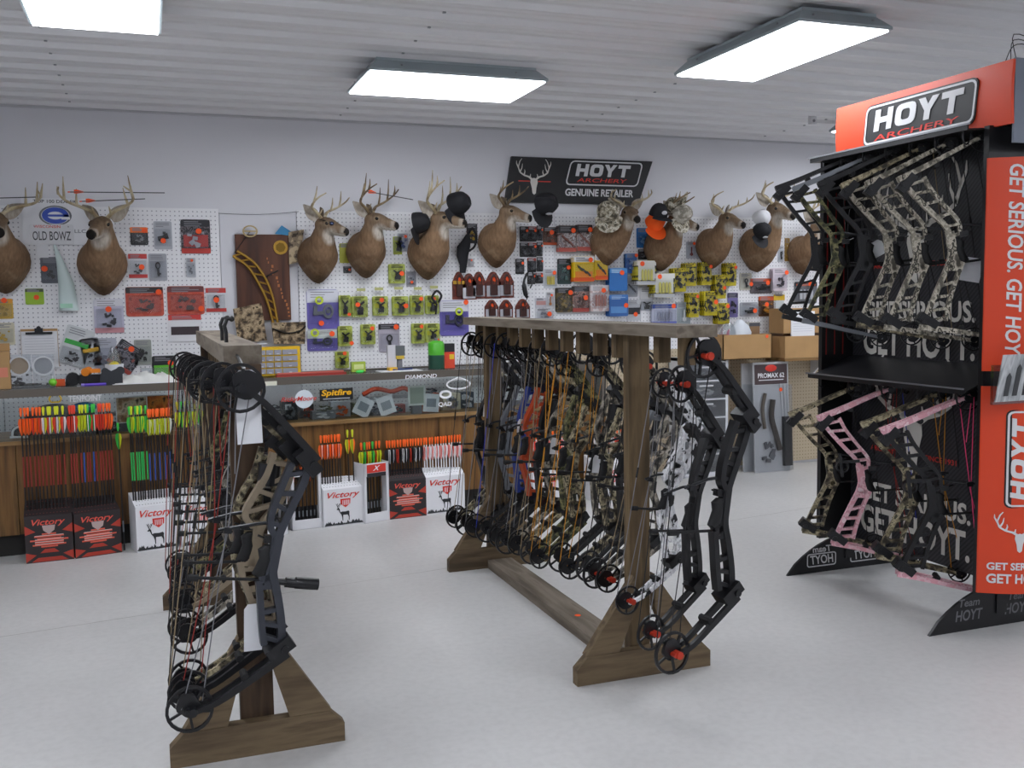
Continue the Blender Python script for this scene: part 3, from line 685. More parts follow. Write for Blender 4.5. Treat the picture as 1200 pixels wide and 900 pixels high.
# trays with hooks
def tray(z, dep, lip, zb):
    m = MB(); m.prism([(-dep, z), (-dep, z+.022), (-dep+.006, z+.022), (-dep+.006, z+.006), (BP, zb+.006), (BP, zb)], .013, W-.013, lambda u, v, a: V((u, a, v)))
    o = put('tray', m, st, PBLK)
    put('tray_edge', MB().bx(-dep-.003, -dep, 0, W, z+.018, z+.024), o, mat('bright_edge', '#8b8d92', .3, .6))
    return o
tA = tray(1.845, .075, .02, 1.86); tB = tray(.90, .075, .02, .99)
for tr, z, n in ((tA, 1.845, 7), (tB, .90, 5)):
    for i in range(n):
        y = .06+(W-.12)*i/(n-1)
        for x in (-.05, .06):
            put('tray_hook', MB().tube([(x, y, z+.01), (x, y, z-.02), (x+.004, y, z-.036), (x+.018, y, z-.042), (x+.03, y, z-.032)], .0038, 5), tr, PBLK)
# header: bowed orange sign above the top tray
hz0, hz1 = 1.855, 2.075
hm = MB(); n = 8
def hc(t): return .02-.006*sin(pi*t)        # slight bow outwards with height
rows = [[V((hc(i/n), y, hz0+(hz1-hz0)*i/n)) for i in range(n+1)] for y in (-.09, W-.07)]
back = [[V((hc(i/n)+.012, y, hz0+(hz1-hz0)*i/n)) for i in range(n+1)] for y in (-.09, W-.07)]
hm.loft([rows[0]+back[0][::-1], rows[1]+back[1][::-1]])
hd = put('header_sign', hm, st, SIGNO)
put('header_side', MB().bx(.03, .34, -.09, -.082, 1.79, 2.08).bx(.03, .34, W-.075, W-.067, hz0, 2.08), st, mat('header_grey', '#767d8a', .5))
put('header_frame', MB().bx(.034, .34, -.08, W-.076, hz1-.01, hz1+.004), st, PBLK)
def hput(name, me, m, yo, z, dx=.0):       # things printed on the header
    return put(name, me, hd, m, (.0125-dx, yo, z), (0, 0, radians(-90)))
bd = MB(); fnp = lambda u, v, a: V((u+v*.12, a, v))
bw_, bh_ = .60, .165
me = MB(); me.prism(rrect(bw_, bh_, .03), .006, -.002, fnp); hput('badge', me.mesh('badge'), SIGNB, .36, 1.963)
me = MB(); o_ = rrect(bw_-.012, bh_-.012, .026); i_ = rrect(bw_-.028, bh_-.028, .02); me.ringp(o_, i_, 0, -.003, fnp); hput('badge_rim', me.mesh('badge_rim'), SIGNW, .36, 1.963, .001)
hput('lettering', block_hoyt(.47, .085).mesh('lettering'), SIGNW, .36, 1.977, .003)
hput('lettering', text_mesh('ARCHERY', .46, .024, .01, .1), RED, .37, 1.908, .003)
# wires curling out of the header top
for k in range(3):
    pts = [V((.05+.02*k, -.02-.01*k, 2.07)), V((.06, -.05, 2.13+.02*k)), V((.09+.03*k, -.09, 2.12)), V((.07, -.12, 2.05-.02*k)), V((.1, -.10, 1.99))]
    put('wire', MB().tube(curve_pts(pts, 4), .002, 4), st, DARK)
# bowed orange end panel, in two pieces above and below the tray
def endcap(z0, z1, x1, name='end_panel'):
    m = MB(); n = 12; ring = []
    for z in (z0, z1):
        o = []; i_ = []
        for k in range(n+1):
            t = k/n; x = -.004+(x1+.004)*t; y = -.014-.085*sin(pi*t); o.append(V((x, y, z))); i_.append(V((x, y+.006, z)))
        ring.append(o+i_[::-1])
    m.loft(ring); return put(name, m, st, SIGNO)
e1 = endcap(.985, 1.745, .36); e2 = endcap(.165, .93, .36)
def cap_pt(x): t = (x+.004)/.364; return -.014-.085*sin(pi*t)
def cap_rot(x): t = (x+.004)/.364; return math.atan2(-.085*pi*cos(pi*t), .364)
def bend(b, x0, z0):                      # lay a flat drawing onto the bowed panel
    m = MB(); out = []
    for (u, a, v) in b.v: x = x0+u; out.append((x, cap_pt(x)-.0015+a, z0+v))
    m.v = out; m.f = list(b.f); return m
def bmesh_of(me): b = MB(); b.v = [tuple(v.co) for v in me.vertices]; b.f = [tuple(p.vertices) for p in me.polygons]; return b
def turn(b): c = MB(); c.v = [(v, a, -u) for (u, a, v) in b.v]; c.f = list(b.f); return c      # reads downwards
def turnu(b): c = MB(); c.v = [(-v, a, u) for (u, a, v) in b.v]; c.f = list(b.f); return c     # reads upwards
put('lettering', bend(turn(bmesh_of(text_mesh('GET SERIOUS. GET HOYT.', .72, .046, .02, .15))), .075, 1.36), e1, SIGNW)
bdg = MB(); bdg.prism(rrect(.36, .105, .02), .0005, -.001, XZ); put('badge', bend(turnu(bdg), .115, .665), e2, SIGNB)
rim = MB(); rim.ringp(rrect(.35, .097, .018), rrect(.337, .085, .014), -.001, -.0025, XZ); put('badge_rim', bend(turnu(rim), .115, .665), e2, SIGNW)
put('lettering', bend(turnu(block_hoyt(.29, .05)), .105, .665), e2, SIGNW)
put('lettering', bend(turnu(bmesh_of(text_mesh('ARCHERY', .28, .012, .01))), .148, .665), e2, RED)
put('buck_logo', bend(buck_skull(.15), .115, .395), e2, SIGNW)
for s, z, h in (('GET SERIOUS.', .268, .028), ('GET HOYT.', .222, .036)):
    put('lettering', bend(bmesh_of(text_mesh(s, .2, h, .03)), .118, z), e2, SIGNW)
# feet: half moon plates at both ends
for y, mir in ((2.842-SYA, False), (3.715-SYA, True)):
    m = MB(); P = [(-.165, 0)]+[(-.165+.68*t/16, .165*sin(pi*t/16)**.75) for t in range(1, 16)]+[(.515, 0)]
    m.prism(P, y-.006, y+.006, XZ); ft = put('foot', m, st, PBLK)
    put('foot_post', MB().bx(.15, .2, y-.012, y+.012, .05, .17), st, PBLK)
    fm = C('#6f6f73') if not mir else SIGNW
    for x in (.02, .26):
        q = -1 if mir else 1
        for s, dz, w, h in (('Team', .108, .10, .030), ('HOYT', .06, .13, .042)):
            lt = put('lettering', text_mesh(s, w, h, .02, .15), ft, fm, (x+.0, y-.0066, dz)); lt.scale = (q, 1, 1)
        if mir:
            r = MB(); r.ringp(rrect(.16, .062, .012), rrect(.15, .052, .009), 0, -.001, XZ); put('badge_rim', r, ft, SIGNW, (x, y-.0066, .058))
# picture tray standing on the end of the middle tray
t = thing('leaflet_holder', 'grey leaflet holder with a black and white photo at the end of the stand', 'leaflet holder', ony(1188, 470, 2.68))
m = MB(); m.add([V((-.085, 0, .0)), V((.09, 0, .0)), V((.09, .004, 0)), V((-.085, .004, 0)), V((-.105, -.05, .17)), V((.09, -.05, .17)), V((.09, -.046, .17)), V((-.105, -.046, .17))], [(0,3,2,1),(4,5,6,7),(0,1,5,4),(1,2,6,5),(2,3,7,6),(3,0,4,7)])
put('photo_card', m, t, ramp_mat('misty_photo', ['#6d7074', '#a2a5a8', '#c9cbcd', '#8b8e91'], 9, .4, 4, (3, 1, .6), False))
for x, h in ((-.045, .07), (-.005, .1), (.04, .06)):
    m = MB(); m.prism([(x-.01, .02), (x+.012, .02), (x+.012, .02+h), (x, .035+h), (x-.01, .02+h)], 0, .001, lambda u, v, a: V((u-.1*v, a-.0018-v*.294, v))); put('dark_figure', m, t, C('#3c3e41'))
put('bracket', MB().box((0, .012, .06), (.18, .012, .14)), t, clear_mat('acrylic', '#d8dcde', .1, .05))
# compound bow hanging on the hidden side of the stand
bow('camo compound bow hung on the far side of the display stand', (3.20, 2.95, .86), radians(-25), .05, CAMO, CAMO, sBLK, sBLK, None, 2, run=.27, rise=.1, ata=.72, group=G3)

# ------------------------------------------------------------------ signs on the back wall
def wallq(px, py, off=.0): return ony(px, py, WY-off)
p0, p1, p2, p3 = (wallq(600, 183, .03), wallq(765, 191, .03), wallq(748, 240, .03), wallq(592, 238, .03))
sg = thing('retailer_sign', 'black slanted retailer sign with buck skull above the pegboard', 'sign', ((p0.x+p2.x)/2, WY-.015, (p0.z+p2.z)/2))
c = V(sg.location); cx = lambda p: (p.x-c.x, p.z-c.z)
zt, zb = .15, -.15; xs = [cx(p)[0] for p in (p0, p1, p2, p3)]
m = MB(); m.prism([(xs[3], zb), (xs[2], zb), (xs[1], zt), (xs[0], zt)], .013, -.012, XZ); put('board', m, sg, SIGNB)
fnS = lambda u, v, a: V((u+v*.28, a, v))
m = MB(); m.ringp(rrect(.545, .165, .03), rrect(.528, .148, .024), -.012, -.014, fnS); put('badge_rim', m, sg, SIGNW, (.21, 0, .055))
put('lettering', block_hoyt(.40, .082, .22).mesh('lettering'), sg, SIGNW, (.20, -.0125, .075))
put('lettering', text_mesh('ARCHERY', .38, .026, .01, .2), sg, RED, (.19, -.0125, .008))
put('lettering', text_mesh('GENUINE RETAILER', .51, .05, .03, .1), sg, SIGNW, (.17, -.0125, -.075))
put('buck_logo', buck_skull(.235).mesh('buck_logo'), sg, LGREY, (-.31, -.0125, .02))
put('red_stripe', MB().bx(-.42, -.34, -.0135, -.0125, -.012, -.006).bx(-.28, -.19, -.0135, -.0125, -.012, -.006), sg, RED)
# dealer sign and number plate
a, b = ony(27, 287, PEG-.01), ony(103, 233, PEG-.01)
w, h = b.x-a.x, b.z-a.z
t = thing('dealer_sign', 'white dealer sign with a blue oval emblem between two deer mounts', 'sign', ((a.x+b.x)/2, PEG-.006, (a.z+b.z)/2))
put('board', MB().bx(-w/2, w/2, -.004, .006, -h/2, h/2), t, PAPER)
put('lettering', text_mesh('TOP 100 DEALER', w*.64, .018, .01), t, C('#26282e'), (0, -.0045, h*.43))
put('lettering', text_mesh('LLC', .06, .02, .01), t, C('#7d8088'), (w*.36, -.0045, -h*.2))
N = 28; E_ = lambda r, q=1: [(r*cos(2*pi*i/N), q*r*.66*sin(2*pi*i/N)) for i in range(N)]
m = MB(); m.ringp(E_(.085), E_(.074), 0, -.002, XZ); put('emblem_rim', m, t, C('#6d7076', .4, .3), (0, -.0045, h*.13))
blu = C('#1f49b8', .4)
m = MB(); e = E_(.07); i_ = E_(.042, .8)
m.ringp(e[2:]+e[:2], i_[2:]+i_[:2], 0, -.0025, XZ); put('emblem', m, t, blu, (0, -.0045, h*.13))
m = MB(); m.bx(-.045, .07, -.007, -.0045, -.006, .006); put('emblem_bar', m, t, blu, (0, 0, h*.13))
put('emblem_gap', MB().bx(.03, .075, -.0076, -.0045, -.022, -.007), t, PAPER, (0, 0, h*.13))
a, b = ony(35, 286, PEG-.02), ony(86, 263, PEG-.02); w, h = b.x-a.x, b.z-a.z
t = thing('licence_plate', 'white licence plate reading old bowz in front of the dealer sign', 'licence plate', ((a.x+b.x)/2, PEG-.014, (a.z+b.z)/2))
m = MB(); m.prism(rrect(w, h, .01), .0015, -.0015, XZ); put('plate', m, t, mat('plate_white', '#dddee2', .35))
put('lettering', text_mesh('OLD BOWZ', w*.86, h*.45, .01), t, C('#3a3c42'), (0, -.0018, -h*.08))
put('lettering', text_mesh('WISCONSIN', w*.6, h*.14, .01), t, RED, (-w*.1, -.0018, h*.38))
for q in (-1, 1):
    put('screw', MB().disc((q*w*.38, -.002, h*.38), .004, .003, 'y', 8), t, STEEL)
a, b = ony(43, 302, PEG-.012), ony(56, 284, PEG-.012)
tag(put('paper_tag', MB().bx(a.x, b.x, PEG-.012, PEG-.010, a.z, b.z), None, PAPER), 'small blank paper tag hanging under the licence plate', 'tag')
# ------------------------------------------------------------------ deer shoulder mounts
def fur_mat():
    m = bpy.data.materials.new('deer_fur'); m.use_nodes = True; nt = m.node_tree; b = nt.nodes['Principled BSDF']
    b.inputs['Roughness'].default_value = .75; b.inputs['Specular IOR Level'].default_value = .25
    at = nd(nt, 'ShaderNodeAttribute', attribute_name='fur'); tc = nd(nt, 'ShaderNodeTexCoord')
    mp = nd(nt, 'ShaderNodeMapping'); mp.inputs['Scale'].default_value = (1, 1, .3)
    n = nd(nt, 'ShaderNodeTexNoise', Scale=70.0, Detail=5.0)
    r = nd(nt, 'ShaderNodeValToRGB'); r.color_ramp.elements[0].position = .3; r.color_ramp.elements[1].position = .7
    r.color_ramp.elements[0].color = (.62, .6, .58, 1); r.color_ramp.elements[1].color = (1.0, 1.0, 1.0, 1)
    mx = nd(nt, 'ShaderNodeMix', data_type='RGBA', blend_type='MULTIPLY'); mx.inputs[0].default_value = 1
    bp = nd(nt, 'ShaderNodeBump', Strength=.35, Distance=.006); L = nt.links.new
    L(tc.outputs['Object'], mp.inputs[0]); L(mp.outputs[0], n.inputs[0]); L(n.outputs['Fac'], r.inputs[0]); L(at.outputs['Color'], mx.inputs[6]); L(r.outputs[0], mx.inputs[7])
    L(mx.outputs[2], b.inputs['Base Color']); L(n.outputs['Fac'], bp.inputs['Height']); L(bp.outputs[0], b.inputs['Normal'])
    return m
FUR = fur_mat(); EYE = mat('glass_eye', '#120c08', .08)
ANTL = ramp_mat('antler_pale', ['#8d7a5c', '#b7a888', '#cdc1a6'], 16, .5, 4, (1, 1, 1), False)
ANTD = ramp_mat('antler_dark', ['#4e3d2a', '#7b674c', '#9c8867'], 16, .5, 4, (1, 1, 1), False)
def frame_ring(c, t, rx, rz, n=20, tip=0):
    t = V(t).normalized(); r = t.cross(V((0, 0, 1))); r = (V((1, 0, 0)) if r.length < .2 else r.normalized())
    if r.x < 0: r = -r
    u = r.cross(t)
    if u.z < 0 or (abs(u.z) < .05 and u.y > 0): u = -u
    out = []
    for i in range(n):
        a = 2*pi*i/n; s = sin(a); k = 1-tip*max(0, -s)**2*.55; zz = s*(1+tip*.35*max(0, -s)**3*(1-.55*max(0, cos(3*(a-1.5*pi)+pi))**2))
        out.append(V(c)+r*(rx*cos(a)*k)+u*(rz*zz))
    return out
def deer(px, py, S, lean, yaw, pitch, label, antl=1.0, am=None, tilt=0, spread=1.0, tines=(1, 1, 1), rxk=1.0, neck=0.0):
    S *= .95; antl *= .98; spread *= 1.22; py -= 1
    base = ony(px, py, PEG-.02); base = V((base.x, PEG, base.z))
    t = thing('deer_mount', label, 'deer mount', base, group='deer shoulder mounts along the back wall')
    t.scale = (S, S, S)
    n = 20; ln = lean
    spec = [((0, -.0, .185), (0, -1, 0), .128, .150, .5), ((0, -.05, .18), (0, -1, .05), .142, .158, .5), ((ln*.1, -.11, .195), (ln*.4, -1, .35), .138, .143, .35),
            ((ln*.35, -.165, .235), (ln*.6, -.8, .8), .114, .118, .1), ((ln*.62, -.205, .29+neck*.4), (ln*.7, -.5, 1), .090, .090, 0),
            ((ln*.85, -.232, .34+neck*.8), (ln*.6, -.4, 1), .071, .070, 0), ((ln*1.0, -.25, .38+neck), (ln*.4, -.3, 1), .057, .056, 0), ((ln*1.02, -.255, .40+neck), (0, -.2, 1), .03, .03, 0)]
    m = MB(); rings = []
    for c, tg, rx, rz, tip in spec:
        rings.append(frame_ring(c, tg, rx*rxk if c[2] < .26 else rx, rz, n, tip))
    m.loft(rings)
    hb = V((ln*1.0, -.252, .392+neck)); yw, pt = radians(yaw), radians(pitch)
    H = V((sin(yw)*cos(pt), -cos(yw)*cos(pt), -sin(pt))); Sd = H.cross(V((0, 0, 1))).normalized(); U = Sd.cross(H)
    if tilt:
        R = Matrix.Rotation(radians(tilt), 3, H); Sd = R @ Sd; U = R @ U
    hp = lambda f, s, u: hb + H*f + Sd*s + U*u
    hr = []
    for f, rs, ru, du in ((-.060, .022, .022, .0), (-.045, .043, .043, .0), (-.01, .054, .055, .004), (.035, .053, .055, .004), (.072, .046, .052, -.003), (.105, .037, .044, -.010), (.140, .032, .037, -.015), (.168, .031, .033, -.018), (.186, .026, .026, -.018), (.194, .012, .012, -.017)):
        hr.append([hp(f, rs*cos(2*pi*i/n), du+ru*sin(2*pi*i/n)) for i in range(n)])
    m.loft(hr)
    for s in (-1, 1): m.ell(hp(.045, s*.042, .026), .018, 8, 6)          # brow over the eye
    me = m.mesh('tmp', None, False); ob = bpy.data.objects.new('tmp', me); COL.objects.link(ob)
    md = ob.modifiers.new('r', 'REMESH'); md.mode = 'VOXEL'; md.voxel_size = .0075
    ms = ob.modifiers.new('s', 'SMOOTH'); ms.iterations = 4; ms.factor = .5
    dg = bpy.context.evaluated_depsgraph_get(); ev = ob.evaluated_get(dg); body = bpy.data.meshes.new_from_object(ev)
    bpy.data.objects.remove(ob); bpy.data.meshes.remove(me)
    bm = MB(); bm.v = [tuple(v.co) for v in body.vertices]; bm.f = [tuple(p.vertices) for p in body.polygons]; nb = len(bm.v)
    bpy.data.meshes.remove(body)
    ear_in = set()
    for s in (-1, 1):                                                    # cupped ears
        A = hp(-.035, s*.040, .034); k_ = abs(sin(yw)); d = (Sd*(s*(.85-.4*k_))+U*.55-H*(.3+.3*k_)).normalized(); nv = H*(1-.55*k_)+Sd*(s*.8*k_); nv = (nv-d*nv.dot(d)).normalized(); wv = nv.cross(d)
        rows = []
        for i in range(8):
            f = i/7; wd = .037*sin(pi*min(1, .12+f*.88)**.8)+.004; ctr = A+d*(.135*f)
            rows.append([ctr+wv*(wd*q)-nv*(.016*(1-q*q)*sin(pi*min(1, f+.1))) for q in (-1, -.5, 0, .5, 1)])
        for off in (0, .004):
            o = len(bm.v); bm.v += [tuple(p-nv*off) for r_ in rows for p in r_]
            bm.f += [(o+i*5+j, o+i*5+j+1, o+(i+1)*5+j+1, o+(i+1)*5+j) for i in range(7) for j in range(4)]
            if off == 0: ear_in |= set(range(o, o+40))
    mesh = bpy.data.meshes.new('body'); mesh.from_pydata(bm.v, [], bm.f); mesh.polygons.foreach_set('use_smooth', [True]*len(mesh.polygons))
    at = mesh.attributes.new('fur', 'FLOAT_COLOR', 'POINT'); cols = []
    brown, dark, grey, white, nose, pale = [lin(c)[:3] for c in ('#92755a', '#5a4631', '#80705e', '#cfc7bb', '#1a1513', '#b9a58a')]
    rnd = random.Random(int(px)); kx = rnd.uniform(.86, 1.08)
    brown = tuple(c*kx for c in brown)
    mixc = lambda a, b, k: tuple(x+(y-x)*k for x, y in zip(a, b)); cl = lambda x: max(0., min(1., x))
    thr = hb+V((0, 0, -.065))+H*.06; thr.z = hb.z-.075
    for i, co in enumerate(bm.v):
        p = V(co); q = p-hb; f, s, u = q.dot(H), q.dot(Sd), q.dot(U)
        if i >= nb:
            c = pale if i in ear_in else grey
            if i in ear_in: c = mixc(white, grey, .35)
        else:
            c = mixc(brown, dark, cl((.12-p.z)*6)*.7)
            bandk = cl(1-abs(p.z-.10-.02*sin(p.x*60))/.025)*cl((p.z)*30); c = mixc(c, pale, .28*bandk*cl(abs(p.x)*14))
            c = mixc(c, dark, cl(1-abs(p.x)/.035)*cl((.11-p.z)*12)*.6)
            c = mixc(c, grey, cl((p.z-.30)*6)*.6)
            hd = cl((f+.03)*25) if (abs(u) < .075 and abs(s) < .08) else 0
            if hd:
                c = mixc(c, grey, .5*hd)
                if u > .03 and f < .06: c = mixc(c, dark, .55)
                de = min((p-hp(.045, e*.05, .018)).length for e in (-1, 1)); c = mixc(c, pale, cl(1.5-de/.016)*.8 if de < .025 else 0)
                mz = cl(1-abs(f-.158)/.022); c = mixc(c, white, mz*.75 if u < .012 else mz*.3)
                if f > .181 or (f > .172 and u > -.026): c = nose
                elif f > .10 and u < -.035: c = white
                elif .06 < f < .15 and u > .015: c = mixc(c, dark, .35)
            dt = (p-thr).length
            if dt < .075: c = mixc(c, white, cl((.075-dt)/.03)*.9 if f > -.02 else cl((.075-dt)/.04)*.5)
        cols += [*c, 1]
    at.data.foreach_set('color', cols); mesh.materials.append(FUR)
    put('body', mesh, t)
    for s in (-1, 1): put('eye', MB().ell(hp(.047, s*.049, .018), .0125, 10, 8), t, EYE)
    if antl:
        am = am or ANTL
        for s in (-1, 1):
            q = lambda f, o, u: hp(f*antl-.012, s*(.018+o*antl*spread), .045+u*antl)
            beam = curve_pts([q(0, 0, -.01), q(-.02, .035, .03), q(-.03, .09, .06), q(-.0, .135, .095), (q(.05, .15, .145)), (q(.09, .13, .185))], 4)
            k = len(beam); m = MB(); m.tube(beam, [.0125-.0085*i/(k-1) for i in range(k)], 7)
            m.tube([beam[0]-U*.006, beam[1], beam[2]], [.017, .014, .011], 7)
            def tine(i, h, lean_f=.1, o=0):
                b_ = beam[i]; d = (U*1.0+H*lean_f+Sd*(s*o)).normalized(); m.tube([b_-d*.004, b_+d*h*.45+H*.004, b_+d*h], [.0085, .006, .002], 6)
            tine(3, .05*antl, .5)
            tine(9, .105*antl*tines[0], .05, -.15); tine(13, .115*antl*tines[1], 0, -.1)
            if tines[2]: tine(16, .08*antl*tines[2], 0)
            put('antler', m, t, am)
    return t, (lambda f, s, u: V(t.location)+S*hp(f, s, u))
DH = {}
DH[1] = deer(8, 345, 1.02, -.005, 12, 18, 'deer mount beside the dealer sign with one arrow on its antlers', 1.0, tilt=-8)
DH[2] = deer(122, 347, 1.02, .02, -20, 14, 'deer mount beside the dealer sign with two arrows across its antlers', 1.05, tines=(.9, 1.1, .5))
DH[3] = deer(372, 333, .92, .02, 52, 12, 'deer mount wearing sunglasses beside the wooden plaque', .95, tines=(.9, 1, 0))
DH[4] = deer(428, 327, .92, .02, 54, 8, 'dark antlered deer mount with an arrow, next to the deer in sunglasses', 1.1, ANTD, tines=(1.1, 1.2, .8))
DH[5] = deer(500, 329, .98, .035, 56, 4, 'deer mount with a black cap over its far antler', 1.1, tines=(1.1, 1.2, .8))
DH[6] = deer(580, 315, .92, .025, 50, 10, 'deer mount standing before the retailer sign', .95, ANTD, tines=(.7, .7, 0))
DH[7] = deer(708, 313, .92, .10, -4, 14, 'deer mount facing the shop with a camo cap on one antler', .8, tines=(.6, .6, 0))
DH[8] = deer(772, 319, .92, .025, 54, 16, 'dark deer mount with camo caps piled on its head', .95, ANTD, tines=(.9, .6, 0))
DH[9] = deer(832, 316, .90, .01, 22, 14, 'deer mount with low wide antlers and lowered head', 1.0, ANTL, spread=1.25, tines=(.5, .4, 0))
DH[10] = deer(884, 320, 1.0, .02, 16, 14, 'tall necked deer mount with a white and a black cap beside it', .9, neck=.06, tines=(.9, .7, 0))
DH[11] = deer(938, 323, .9, .0, 30, 14, 'deer mount partly hidden behind the upper bows of the stand', .9)
# sunglasses on deer three
_, h3 = DH[3]
t = thing('sunglasses', 'dark sunglasses worn by the deer beside the plaque', 'sunglasses', h3(.06, 0, .05))
o3 = V(t.location)
for s in (-1, 1):
    p = h3(.075, s*.034, .022)-o3; put('lens', MB().ell(p, (.016, .016, .014), 10, 6), t, mat('mirror_lens', '#39415c', .08, .6))
a, b = h3(.08, -.034, .03)-o3, h3(.08, .034, .03)-o3; put('bridge', MB().tube([a, b], .003, 6), t, BLACK)
for s in (-1, 1): put('temple', MB().tube([h3(.07, s*.045, .03)-o3, h3(-.01, s*.058, .035)-o3], .0025, 5), t, BLACK)
# arrows laid across antlers
ORV = C('#f2571c', .6)
def loose_arrow(a, b, label, vane):
    a, b = V(a), V(b); t = thing('arrow', label, 'arrow', a); d = b-a; L = d.length; dn = d.normalized()
    put('shaft', MB().tube([V((0, 0, 0)), d], .0026, 6), t, C('#1d1d20', .4)); q = dn.cross(V((0, 1, 0))).normalized()
    for k in range(3):
        n = Matrix.Rotation(2*pi*k/3, 3, dn) @ q; s0, s1 = dn*.02, dn*.07
        m = MB(); m.add([s0+n*.003, s1+n*.003, s0*.7+s1*.3+n*.014, s0+n*.013, s0+n*.003+dn.cross(n)*.0012, s1+n*.003+dn.cross(n)*.0012, s0*.7+s1*.3+n*.014+dn.cross(n)*.0012, s0+n*.013+dn.cross(n)*.0012], [(0,1,2,3),(7,6,5,4),(0,4,5,1),(1,5,6,2),(2,6,7,3),(3,7,4,0)]); put('vane', m, t, vane)
    put('nock', MB().tube([V((0, 0, 0)), dn*-.012], .0032, 6), t, vane)
loose_arrow(ony(82, 225, 5.98), ony(193, 226, 5.98), 'black arrow with orange vanes lying high across the antlers', ORV)
loose_arrow(ony(96, 236, 5.94), ony(170, 233, 5.94), 'shorter black arrow lying lower across the same antlers', ORV)
loose_arrow(ony(-40, 233, 5.96), ony(42, 231, 5.96), 'black arrow lying alone across the antlers beside the dealer sign', ORV)
loose_arrow(ony(428, 224, 5.98), ony(484, 234, 5.98), 'arrow with orange vanes in the dark antlers', ORV)
# ------------------------------------------------------------------ caps hung on antlers
def cap(px, py, Y, label, crown, brim, rot, S=1.0, patch=None):
    p = ony(px, py, Y); t = thing('cap', label, 'cap', p, group='caps hung on the deer antlers'); t.scale = (S, S, S)
    t.rotation_euler = rot
    m = MB(); rings = []; n = 16
    for i in range(8):
        f = i/7; r = .082*cos(f*pi/2*.98)**.7; z = .105*sin(f*pi/2); rings.append([V((r*cos(2*pi*j/n)*.9, r*sin(2*pi*j/n), z)) for j in range(n)])
    inner = [[V((q.x*.95, q.y*.95, q.z*.95-.001)) for q in r] for r in rings]
    m.loft(inner[::-1]+rings); put('crown', m, t, crown)
    for k in range(6):
        a = 2*pi*k/6; pts = [V((.083*cos(f/7*pi/2*.98)**.7*.9*cos(a), .083*cos(f/7*pi/2*.98)**.7*sin(a), .106*sin(f/7*pi/2))) for f in range(8)]
        put('seam', MB().tube(pts, .0014, 4), t, crown)
    m = MB(); top = []; bot = []
    for i in range(11):
        a = radians(-68+136*i/10); r0 = .08; r1 = .08+.068*max(0, cos(a*1.05))**.6
        droop = .014*(1-abs(a)/radians(68))
        top.append((V((r0*.9*cos(a), r0*sin(a), .004)), V((r1*cos(a), r1*sin(a)*.92, -.012+droop*.6))))
    vs = [q for pr in top for q in pr]+[q-V((0, 0, .003)) for pr in top for q in pr]; k = 22
    fs = [(2*i, 2*i+1, 2*i+3, 2*i+2) for i in range(10)]+[(k+2*i, k+2*i+2, k+2*i+3, k+2*i+1) for i in range(10)]+[(2*i+1, k+2*i+1, k+2*i+3, 2*i+3) for i in range(10)]
    m.add(vs, fs); put('brim', m, t, brim)
    put('button', MB().ell((0, 0, .105), (.008, .008, .005), 8, 5), t, crown)
    if patch: put('patch', MB().ell((.068, 0, .045), (.008, .03, .018), 10, 6), t, patch)
    return t
BK = mat('black_cloth', '#16161b', .8); HCAM = ramp_mat('cap_camo', ['#4b463b', '#77705f', '#a69e8b', '#cfc9ba', '#5d5a4c'], 30, .8, 4)
HW = mat('white_cloth', '#d5d5d8', .8); HO = mat('blaze_orange_cloth', '#ff5f12', .8)
cap(486, 262, 6.02, 'black cap hanging brim down behind the dark antlered deer', BK, BK, (radians(8), radians(80), radians(-20)), .9)
cap(533, 240, 5.98, 'black cap hung on the antler over the deer face', BK, BK, (radians(-5), radians(75), radians(-60)), 1.0)
cap(636, 240, 5.98, 'black cap hanging brim down before the retailer sign', BK, BK, (radians(8), radians(82), radians(-55)), 1.0, C('#b9b9bd'))
cap(713, 248, 5.98, 'camo cap over the antler of the deer facing the shop', HCAM, HCAM, (radians(0), radians(85), radians(-120)), .95)
cap(766, 262, 6.02, 'blaze orange cap behind the black one on the wall', HO, HO, (radians(10), radians(60), radians(-70)), .85)
cap(771, 253, 5.95, 'black cap with a pale patch hung over the orange cap', BK, BK, (radians(0), radians(20), radians(-75)), .8, C('#c9c9cd'))
cap(794, 244, 5.95, 'camo mesh cap tipped over the dark deer', HCAM, HCAM, (radians(0), radians(-60), radians(-40)), .85)
cap(797, 252, 5.92, 'pale camo cap on the head of the dark deer', ramp_mat('pale_camo', ['#8d877b', '#b5afa2', '#d6d1c6'], 28, .8, 3), HCAM, (radians(0), radians(75), radians(-75)), .85)
cap(890, 258, 5.95, 'white cap hung on the antlers beside the tall deer', HW, HW, (radians(0), radians(60), radians(-80)), .8)
cap(890, 272, 5.92, 'black cap with a pale patch below the white cap', BK, BK, (radians(0), radians(70), radians(-75)), .8, C('#b9b9bd'))
# face mask and gloves under the second black cap
t = thing('face_mask', 'black face mask hanging on the pegboard below the deer chin', 'mask', ony(543, 300, PEG-.04))
put('cloth', MB().loft([[V((r*cos(2*pi*i/10)+dx, .5*r*sin(2*pi*i/10)-.01, z)) for i in range(10)] for z, r, dx in ((.14, .012, .03), (.1, .03, .02), (.06, .045, 0), (.0, .04, -.01), (-.06, .025, -.005), (-.11, .02, -.01))]), t, BK)
put('strap', MB().tube(curve_pts([V((.03, -.01, .13)), V((.06, -.015, .18)), V((.085, -.02, .12)), V((.07, -.02, .06)), V((.03, -.02, .03))], 4), .007, 6), t, BK)
